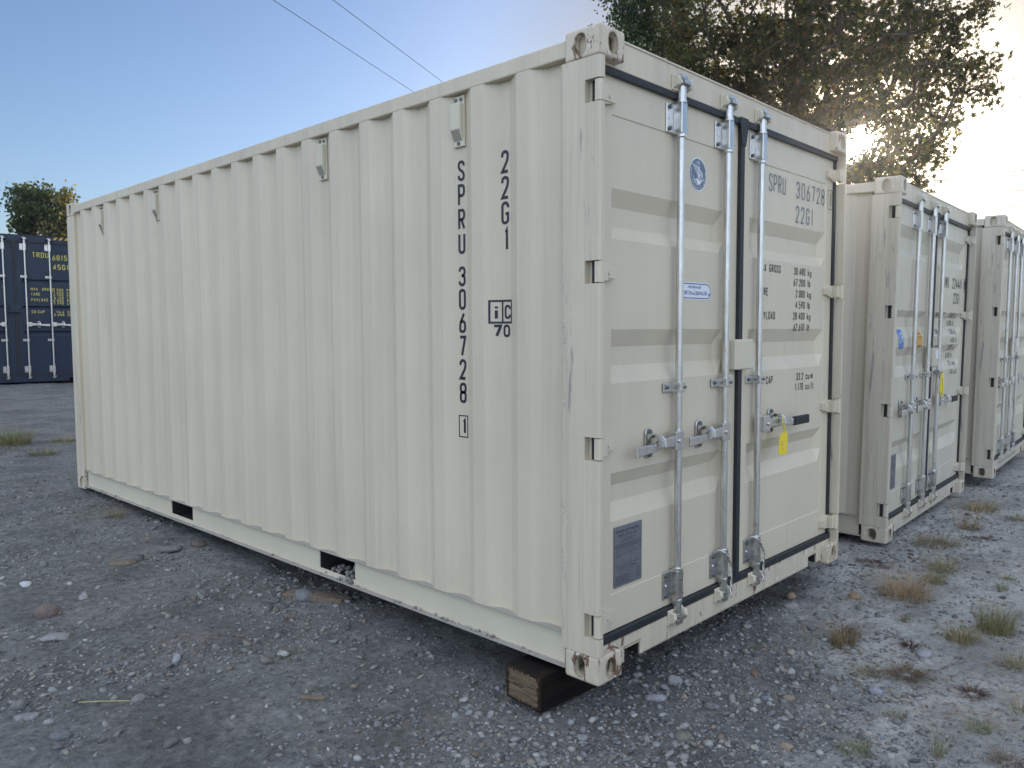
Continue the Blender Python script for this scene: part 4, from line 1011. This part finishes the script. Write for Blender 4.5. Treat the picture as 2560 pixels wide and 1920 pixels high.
o = MB().tube(smooth_pts([(-1.385, 1.675, float(gz(-1.385, 1.675)) + .012), (-1.33, 1.60, float(gz(-1.33, 1.6)) + .02), (-1.24, 1.51, float(gz(-1.24, 1.51)) + .018)]), .0026, 5).build('straw_stalk', simple('dry_straw', (.38, .32, .17), .7), None)
tag(o, 'single dry straw stalk lying at the lower left', 'straw')

# ------------------------------------------------------------------ grass
GREEN = np.array([(.11, .14, .065), (.15, .165, .085), (.21, .21, .12), (.32, .29, .19)])
DRY = np.array([(.40, .31, .21), (.33, .25, .16), (.46, .37, .27), (.24, .17, .11)])
BROWN = np.array([(.20, .15, .10), (.15, .11, .075), (.25, .19, .12), (.12, .09, .065)])
RED = np.array([(.09, .045, .04), (.07, .035, .032), (.11, .06, .05)])
MIXD = np.concatenate([GREEN, DRY[:2]])
def tuft(x, y, rad, h, n, pal, label, lean=.5, wid=.0035, group='weeds and grass tufts in the yard', name='grass_tuft', cat='grass tuft', dirx=0, diry=0):
    V = []; F = []; C = []; z0 = float(gz(x, y)) - .004; rad *= 1.55; h *= .9; n = int(n * 1.9); lean *= 1.3; wid *= .62
    for k in range(n):
        a = random.uniform(0, 6.283); rr = rad * .35 * random.random() ** .6; bx, by = rr * math.cos(a), rr * math.sin(a)
        b = a + random.gauss(0, .6); L_ = h * random.uniform(.45, 1.1); ln = lean * random.uniform(.3, 1.3)
        dx, dy = math.cos(b) * ln + dirx * random.random(), math.sin(b) * ln + diry * random.random()
        c = pal[random.randrange(len(pal))] * random.uniform(.75, 1.3); px, py = -math.sin(b), math.cos(b); m = 5; i0 = len(V)
        for j in range(m):
            t = j / (m - 1); w = wid * (1 - t * .9) * random.uniform(.9, 1.1)
            cx = bx + dx * L_ * (t ** 1.5); cy = by + dy * L_ * (t ** 1.5); cz = L_ * (t * (1 - .45 * min(ln, 1.6) * t * .6))
            V += [(cx - px * w / 2, cy - py * w / 2, cz), (cx + px * w / 2, cy + py * w / 2, cz)]; C += [c, c]
        for j in range(m - 1): F.append((i0 + 2 * j, i0 + 2 * j + 1, i0 + 2 * j + 3, i0 + 2 * j + 2))
    o = np_mesh(name, np.array(V), np.array(F), np.array(C), M['grass']); o.location = (x, y, z0)
    return tag(o, label, cat, group)
tuft(2.45, -.39, .24, .20, 420, DRY, 'biggest pale straw-coloured dry grass clump, in front of the doors', .95, .0028)
tuft(2.83, -.44, .11, .11, 150, MIXD[:5], 'dense green tuft just behind the straw-coloured clump', .7)
tuft(3.14, -.40, .17, .13, 190, MIXD, 'wide green tuft farther back, towards the second container', .8)
tuft(1.48, -.40, .10, .15, 150, np.concatenate([BROWN, DRY[:2], GREEN[:1]]), 'upright brown weed nearest the middle of the door sill', .55)
tuft(1.63, -.36, .08, .07, 90, RED, 'low reddish mat above the upright brown weed', 1.2, name='weed', cat='weed')
tuft(1.32, -.75, .11, .06, 260, BROWN, 'flattened brown mat of dead grass on the pale clay', 1.9, .003, dirx=-.5, diry=-.6)
tuft(1.23, -.61, .07, .07, 70, MIXD, 'small pale green tuft left of the flattened brown mat', 1.3)
tuft(1.94, -.81, .13, .12, 170, MIXD, 'spiky green tuft left of the tallest one at the right edge', .9)
tuft(2.20, -.91, .16, .20, 220, np.concatenate([GREEN, GREEN, BROWN[:1]]), 'tallest dense green tuft at the right edge', .5, .004)
tuft(1.76, -1.10, .12, .09, 120, MIXD, 'grass tuft cut by the right picture edge, below the tall one', 1.1)
tuft(.48, -.83, .09, .06, 110, GREEN, 'bright green low tuft at the bottom of the picture', 1.2, .003)
tuft(.70, -1.05, .06, .17, 34, GREEN, 'sparse wispy green plant with long upright stalks, lower right', .5, .003)
tuft(.98, -1.12, .07, .07, 60, GREEN, 'small green sprawling tuft above the wispy plant', 1.5, .004)
tuft(1.25, -1.20, .07, .10, 40, MIXD, 'thin green tuft on the right edge, lower half', .9)
tuft(.78, -1.25, .08, .06, 80, BROWN, 'dark brown dead tuft in the bottom right corner', 1.3)
tuft(1.33, -1.01, .09, .04, 110, RED, 'reddish dead weed spread flat on the pale clay', 2.0, .004, name='weed', cat='weed')
tuft(1.68, -.65, .06, .05, 90, RED, 'dark red dead weed beside the smooth pale stone', 1.2, .004, name='weed', cat='weed')
tuft(.87, -.84, .05, .05, 36, GREEN, 'tiny green sprout between two dark stones on the clay', 1.1)
tuft(2.06, -.51, .05, .05, 40, MIXD, 'little dark sprout right of the straw-coloured clump', 1.2)
tuft(3.23, -.75, .08, .06, 70, MIXD, 'green tuft at the far right edge, near the third container', 1.1)
tuft(2.98, -.78, .05, .06, 50, GREEN, 'small round green tuft below the one at the far right edge', .8)
tuft(4.49, -.22, .22, .62, 16, DRY[:2] * .9, 'tall thin straw stalks leaning apart before the second container', .75, .008, name='dry_stalks', cat='dry weed')
tuft(4.45, -.24, .14, .08, 120, BROWN, 'brown dead base of grass under the tall straw stalks', 1.2)
tuft(3.77, -.19, .26, .10, 260, np.concatenate([BROWN, MIXD]), 'wide low brown and green grass at the second container corner', 1.4)
tuft(5.28, -.13, .26, .17, 220, MIXD, 'olive grass tuft beyond the tall straw stalks', .9)
tuft(5.06, -.43, .14, .08, 100, GREEN, 'green tuft at the right edge below the third container', 1.0)
tuft(4.12, -.40, .16, .03, 120, RED, 'dark red flat weed patch in front of the second container', 2.2, .005, name='weed', cat='weed')
tuft(2.94, -.05, .18, .05, 160, RED, 'brownish red ground weed between first and second containers', 2.0, .004, name='weed', cat='weed')
tuft(.20, 9.01, .40, .30, 330, GREEN, 'largest green grass clump at the left edge, before the navy container', .8, .006)
tuft(.30, 8.15, .26, .12, 160, GREEN, 'low green tuft nearer than the clump at the left edge', 1.3, .006)
tuft(.75, 8.9, .24, .12, 120, MIXD, 'thin grass patch right of the clump at the left edge', 1.2, .006)
tuft(-.14, 4.78, .16, .09, 90, MIXD, 'faint grass tuft beside the far part of the container rail', 1.2)
tuft(-.26, 1.91, .05, .05, 46, DRY[:2] * .7, 'tiny dry sprout on bare dirt left of the timber block', .9)
tuft(-.49, 1.55, .06, .04, 60, GREEN * .9, 'tiny dark green tuft beside the pale scrap', 1.3)

# dead stems and leaf bits lying between the tufts
n_ = 1100; lx = 1.0 + 4.2 * rng.random(n_) ** 1.3; ly = -.05 - 1.25 * rng.random(n_); V = []; F = []; C = []
for k in range(n_):
    a = rng.random() * 6.283; l = .012 + .05 * rng.random() ** 2; w = .0012 + .0022 * rng.random(); z = float(gz(lx[k], ly[k])) + .004
    ca, sa = math.cos(a), math.sin(a); i0 = len(V); c = BROWN[rng.integers(4)] * (.8 + .8 * rng.random()) if rng.random() < .7 else DRY[rng.integers(4)] * .8
    for t, up_ in ((-.5, 0), (0, .006 * rng.random()), (.5, 0)):
        V += [(lx[k] + ca * l * t - sa * w, ly[k] + sa * l * t + ca * w, z + up_), (lx[k] + ca * l * t + sa * w, ly[k] + sa * l * t - ca * w, z + up_)]; C += [c, c]
    F += [(i0, i0 + 1, i0 + 3, i0 + 2), (i0 + 2, i0 + 3, i0 + 5, i0 + 4)]
tag(np_mesh('plant_litter', np.array(V), np.array(F), np.array(C), M['grass']), 'dead stems and leaf bits lying on the pale clay', kind='stuff')

# ------------------------------------------------------------------ trees
def star_leaf():
    a = [math.pi / 2 + 2 * math.pi * k / 10 for k in range(10)]
    r = [1, .42, .95, .40, .72, .30, .72, .40, .95, .42]
    v = [(0, -.12, 0)] + [(r[k] * math.cos(a[k]) * .5, r[k] * math.sin(a[k]) * .5, .05 * (k % 2)) for k in range(10)]
    f = [(0, 1 + k, 1 + (k + 1) % 10) for k in range(10)]
    return np.array(v), np.array(f)
def quad_leaf():
    return np.array([(0, -.5, 0), (.32, 0, .06), (0, .5, 0), (-.32, 0, .06)]), np.array([(0, 1, 2), (0, 2, 3)])
def leaves(P, size, geo, pal, w):
    n = len(P); V0, F0 = geo; k = len(V0)
    q = rng.normal(size=(n, 4)); q /= np.linalg.norm(q, axis=1, keepdims=True); a, b, c, d = q.T
    Rm = np.array([[1 - 2 * (c * c + d * d), 2 * (b * c - a * d), 2 * (b * d + a * c)], [2 * (b * c + a * d), 1 - 2 * (b * b + d * d), 2 * (c * d - a * b)], [2 * (b * d - a * c), 2 * (c * d + a * b), 1 - 2 * (b * b + c * c)]]).transpose(2, 0, 1)
    s = size * (.65 + .6 * rng.random(n))
    V = np.einsum('nij,kj->nki', Rm, V0) * s[:, None, None] + P[:, None, :]
    T = pal[rng.choice(len(pal), n, p=w)] * (.7 + .6 * rng.random((n, 1)))
    return V.reshape(-1, 3), (F0[None] + (np.arange(n) * k)[:, None, None]).reshape(-1, 3), np.repeat(T[:, None], k, 1).reshape(-1, 3)
EYE = np.array([-2.45, -1.87, 1.42]); SUNV = np.array(SUN)
def lit_gap(c, deg):      # the hole in the crown that the low sun shines through towards the yard
    d = c - EYE; return d @ SUNV > math.cos(R(deg)) * np.linalg.norm(d)
def tree(name, base, top, blobs, n_cl, per, lsize, lrad, pal, w, label, group, trunk_r, geo, seed, cat='tree', bscale=1.0):
    global rng
    rs = np.random.default_rng(seed)
    root = empty(name, base); tag(root, label, cat, group)
    bl_ = np.array(blobs, float); bl_[:, 3] *= bscale; vol = bl_[:, 3] ** 1.75; cl = []
    while len(cl) < n_cl:
        b = bl_[rs.choice(len(bl_), p=vol / vol.sum())]; d = rs.normal(size=3); d /= np.linalg.norm(d)
        c = b[:3] + d * b[3] * rs.random() ** .45 * np.array([1, 1, .9])
        if lit_gap(c, .5): continue
        cl.append(c)
    cl = np.array(cl)
    # skeleton: trunk then greedy attachment of the clumps, outermost last
    base = np.array(base); top = np.array(top); nodes = []; par = []; n = 14
    for k in range(n):
        t = k / (n - 1); nodes.append(base + (top - base) * t + np.array([.12 * math.sin(5 * t + seed), .12 * math.cos(4 * t + seed) - .12, 0]) * t); par.append(k - 1)
    ax = lambda p: np.linalg.norm(p[:2] - (base + (top - base) * np.clip((p[2] - base[2]) / (top[2] - base[2]), 0, 1))[:2])
    order = sorted(range(len(cl)), key=lambda i: ax(cl[i]))
    N = np.zeros((len(nodes) + 3 * len(cl), 3)); N[:n] = nodes; cnt = n
    first = max(2, n // 3)
    for i in order:
        c = cl[i]; cand = N[first:cnt]; d = np.linalg.norm(cand - c, axis=1) + .55 * np.maximum(0, cand[:, 2] - c[2] + .2)
        j = int(np.argmin(d)) + first; a = N[j]; dist = np.linalg.norm(c - a)
        if dist > .9:
            m = a + (c - a) * .5 + rs.normal(size=3) * .07 * dist; m[2] += .06 * dist; N[cnt] = m; par.append(j); j = cnt; cnt += 1
        N[cnt] = c; par.append(j); cnt += 1
    N = N[:cnt]; wgt = np.zeros(cnt); kids = [0] * cnt
    for k in range(cnt - 1, 0, -1):
        if kids[k] == 0: wgt[k] += 1
        wgt[par[k]] += wgt[k]; kids[par[k]] += 1
    rad = np.maximum(.008, trunk_r * (wgt / wgt[0]) ** .5)
    mb = MB()
    for k in range(1, cnt):
        p = par[k]; r0 = min(rad[p], rad[k] * 1.5) if k >= n else rad[p]
        if k < n: r0 = max(rad[p], trunk_r * (1 - .85 * p / n)); r1 = max(rad[k], trunk_r * (1 - .85 * k / n))
        else: r1 = rad[k]
        mb.tube([N[p] - base, N[k] - base], [r0, r1], 7 if r0 > .05 else 4, cap=False)
    mb.build('trunk', M['bark'], root, smooth=True)
    P = []
    for i, c in enumerate(cl):
        m = int(per * rs.uniform(.45, 1.5)); P.append(c + rs.normal(size=(m, 3)) * lrad * np.array([1, 1, .75]) * rs.uniform(.7, 1.2))
    P = np.concatenate(P); P = np.array([q for q in P if not lit_gap(q, .5)]) - base; V, F, C = leaves(P, lsize, geo, pal, w)
    o = np_mesh('crown', V, F, C, M['leaf']); o.parent = root
    return root
PAL_A = np.array([(.042, .052, .024), (.052, .052, .025), (.034, .046, .021), (.11, .10, .033), (.085, .056, .028), (.16, .16, .042)])
WA = np.array([.33, .25, .26, .07, .06, .03]); WA = WA / WA.sum()
BIG = [(15.40,7.59,8.93,2.11),(14.66,8.11,7.66,1.45),(16.05,7.38,7.62,1.62),(15.82,6.19,7.94,1.98),(15.93,5.23,8.25,2.06),(16.75,5.89,7.07,1.41),(18.65,5.20,8.98,1.86),(18.35,4.98,7.80,1.37),(18.51,4.12,7.45,1.08),(17.10,3.08,6.90,0.58),(18.12,2.95,7.08,0.34),(17.35,2.84,6.42,0.24),(16.85,3.44,8.03,0.42),(16.77,2.96,8.21,0.36),(16.56,4.80,6.27,0.89),(18.88,4.57,7.06,0.87),(18.72,4.06,6.45,0.40),(18.35,5.03,6.08,0.74),(18.48,4.59,5.54,0.57),(16.60,4.47,4.89,0.52),(16.78,5.02,5.17,0.48),(17.13,6.72,6.35,0.67),(17.17,7.38,6.97,1.02),(16.82,8.88,7.50,0.69),
 (17.51,5.89,6.56,0.43),(17.62,5.54,6.61,0.43),(15.88,5.09,4.96,0.40),(16.04,4.84,4.86,0.45),(17.56,5.03,5.47,0.54),(17.51,4.57,5.95,0.53),(17.22,5.02,5.98,0.32),(16.75,4.13,4.77,0.46),(17.24,4.54,4.62,0.42),(17.39,4.08,5.03,0.42),(16.91,5.34,4.77,0.37),(16.59,3.62,5.72,0.35),(17.07,3.91,5.50,0.36),(16.30,5.88,6.33,0.46)]
tree('broadleaf_tree', (16.68, 6.79, -.05), (16.9, 6.7, 15.5), BIG + [(16.5, 7.2, 11.4, 2.2), (16.9, 6.6, 14.2, 2.0)], 780, 36, .165, .20, PAL_A, WA,
     'large backlit broadleaf tree with browning leaves and the low sun shining through', 'trees around the yard', .30, star_leaf(), 11)
PAL_D = np.array([(.028, .056, .026), (.038, .07, .03), (.022, .045, .022), (.07, .09, .03)]); WD = np.array([.4, .3, .2, .1])
tree('broadleaf_tree', (17.4, 10.8, -.05), (17.5, 10.7, 14.5), [(17.32,11.93,10.63,0.79),(16.15,11.38,9.40,0.44),(17.34,11.11,9.52,1.08),(17.73,10.70,10.52,1.33),(17.01,11.31,11.48,1.43),(17.18,10.08,8.47,0.82),(17.23,10.89,8.44,0.59),(16.09,11.48,10.38,0.46),(18.01,11.04,13.28,1.84),(17.3,11.3,7.6,.9)], 170, 110, .13, .28, PAL_D, WD,
     'darker green tree left of the big browning one, just above the container corner', 'trees around the yard', .22, star_leaf(), 5)
PAL_G = np.array([(.06, .085, .036), (.08, .105, .042), (.045, .065, .03)]); WG = np.array([.4, .3, .3])
tree('distant_tree', (8.8, 39.2, .55), (8.8, 39.2, 7.6), [(8.87,39.33,7.52,0.94),(8.31,38.82,7.05,0.67),(8.92,38.14,6.86,0.86),(8.70,39.47,6.43,1.1),(9.17,38.64,7.66,0.54),(8.44,39.48,7.85,0.40),(9.03,39.25,8.08,0.33),(8.8,39.2,5.2,1.3),(8.7,39.2,4.0,1.2)], 120, 60, .19, .22, PAL_G, WG,
     'round green tree behind the navy container', 'trees around the yard', .16, quad_leaf(), 21, bscale=.56)
PAL_Y = np.array([(.14, .14, .06), (.20, .18, .085), (.10, .115, .05), (.26, .23, .13)]); WY = np.array([.35, .25, .3, .1])
yt = tree('distant_tree', (9.8, 38.1, .55), (9.8, 38.1, 7.2), [(9.80,38.32,7.33,0.62),(9.50,38.21,6.75,0.66),(10.06,38.43,6.73,0.77),(9.64,38.21,6.13,0.9),(9.77,37.60,7.69,0.42),(10.11,37.80,6.40,0.70),(9.8,38.1,5.2,1.1),(9.9,38.1,4.2,1.0)], 110, 60, .19, .26, PAL_Y, WY,
     'yellowing tree right of the round green one, behind the navy container', 'trees around the yard', .13, quad_leaf(), 33, bscale=.75)
# added trees east of the yard to shade it (mostly hidden by the containers)
for k, (x, y, s) in enumerate(((16.4, 13.6, .8), (18.2, 17.2, .9), (21.5, 21.5, 1.0), (16.5, 33, .95), (24, 27, 1.1))):
    src = yt if k % 2 else yt
    c = copy_tree(src); c.location = (x, y, .4); c.scale = (2.2 * s, 2.2 * s, 1.0 * s); c['label'] = ['low bushy tree added for shade, hidden behind the big container', 'second bushy tree added for shade behind the container', 'third bushy tree added for shade behind the container', 'bushy tree added for shade behind the navy container end', 'farthest bushy tree added for shade behind the container'][k]

# ------------------------------------------------------------------ overhead wires
def wire(a, b, r, label, ext=(0, 0), sag=0):
    a = Vector(a); b = Vector(b); d = (b - a); a2 = a - d * ext[0]; b2 = b + d * ext[1]
    pts = [a2.lerp(b2, t / 12) - Vector((0, 0, sag * 4 * (t / 12) * (1 - t / 12))) for t in range(13)]
    tag(MB().tube(pts, r, 6).build('power_line', M['wire'], None, smooth=True), label, 'power line', 'overhead wires')
wire((8.77, 17.54, 10.2), (16.32, 21.1, 10.2), .0085, 'left one of two thin dark wires crossing the blue sky', (2.2, 4))
wire((9.88, 16.41, 10.2), (16.44, 19.53, 10.2), .0085, 'right one of two thin dark wires crossing the blue sky', (2.2, 4))
for a, b, lab in (((41.38, 8.31, 8.85), (41.71, 6.8, 8.89), 'topmost wire in the bright sky at the right'), ((41.3, 8.68, 8.73), (41.71, 6.79, 8.68), 'wire just below the topmost one in the bright sky at the right'),
                  ((41.43, 8.11, 8.04), (41.71, 6.77, 7.95), 'third wire down in the bright sky at the right'), ((41.4, 8.26, 7.2), (41.72, 6.75, 7.18), 'lowest wire in the bright sky at the right')):
    wire(a, b, .02, lab, (3, 14))

# ------------------------------------------------------------------ air
hm_ = bpy.data.materials.new('glow_haze'); hm_.use_nodes = True; ht = hm_.node_tree; ht.nodes.clear()  # haze volume added to imitate lens glare around the sun
hv = ht.nodes.new('ShaderNodeVolumePrincipled'); ho = ht.nodes.new('ShaderNodeOutputMaterial'); ht.links.new(hv.outputs[0], ho.inputs['Volume'])
hv.inputs['Color'].default_value = (.95, .95, .95, 1); hv.inputs['Density'].default_value = .0007; hv.inputs['Anisotropy'].default_value = .88
tag(MB().box(-760, 760, -760, 760, -2, 24).build('haze', hm_), 'thin haze added for the glow round the sun', kind='stuff')

# ------------------------------------------------------------------ far wood round the yard (low on the horizon)
n_ = 15000; an = rng.random(n_) * 2 * np.pi; dd = 150 + 25 * rng.random(n_)
top_ = 6.5 + 7 * fbm(an * 12, dd * .02, 1.0, 4) + 3 * fbm(an * 60, dd * .1, 1.0, 3)
P_ = np.stack([dd * np.cos(an), dd * np.sin(an), .3 + top_ * rng.random(n_) ** .7], 1)
V_, F_, C_ = leaves(P_, 1.9, quad_leaf(), PAL_G, WG)
tag(np_mesh('distant_wood', V_, F_, C_, M['leaf']), 'far-off line of woodland low on the horizon', kind='stuff')
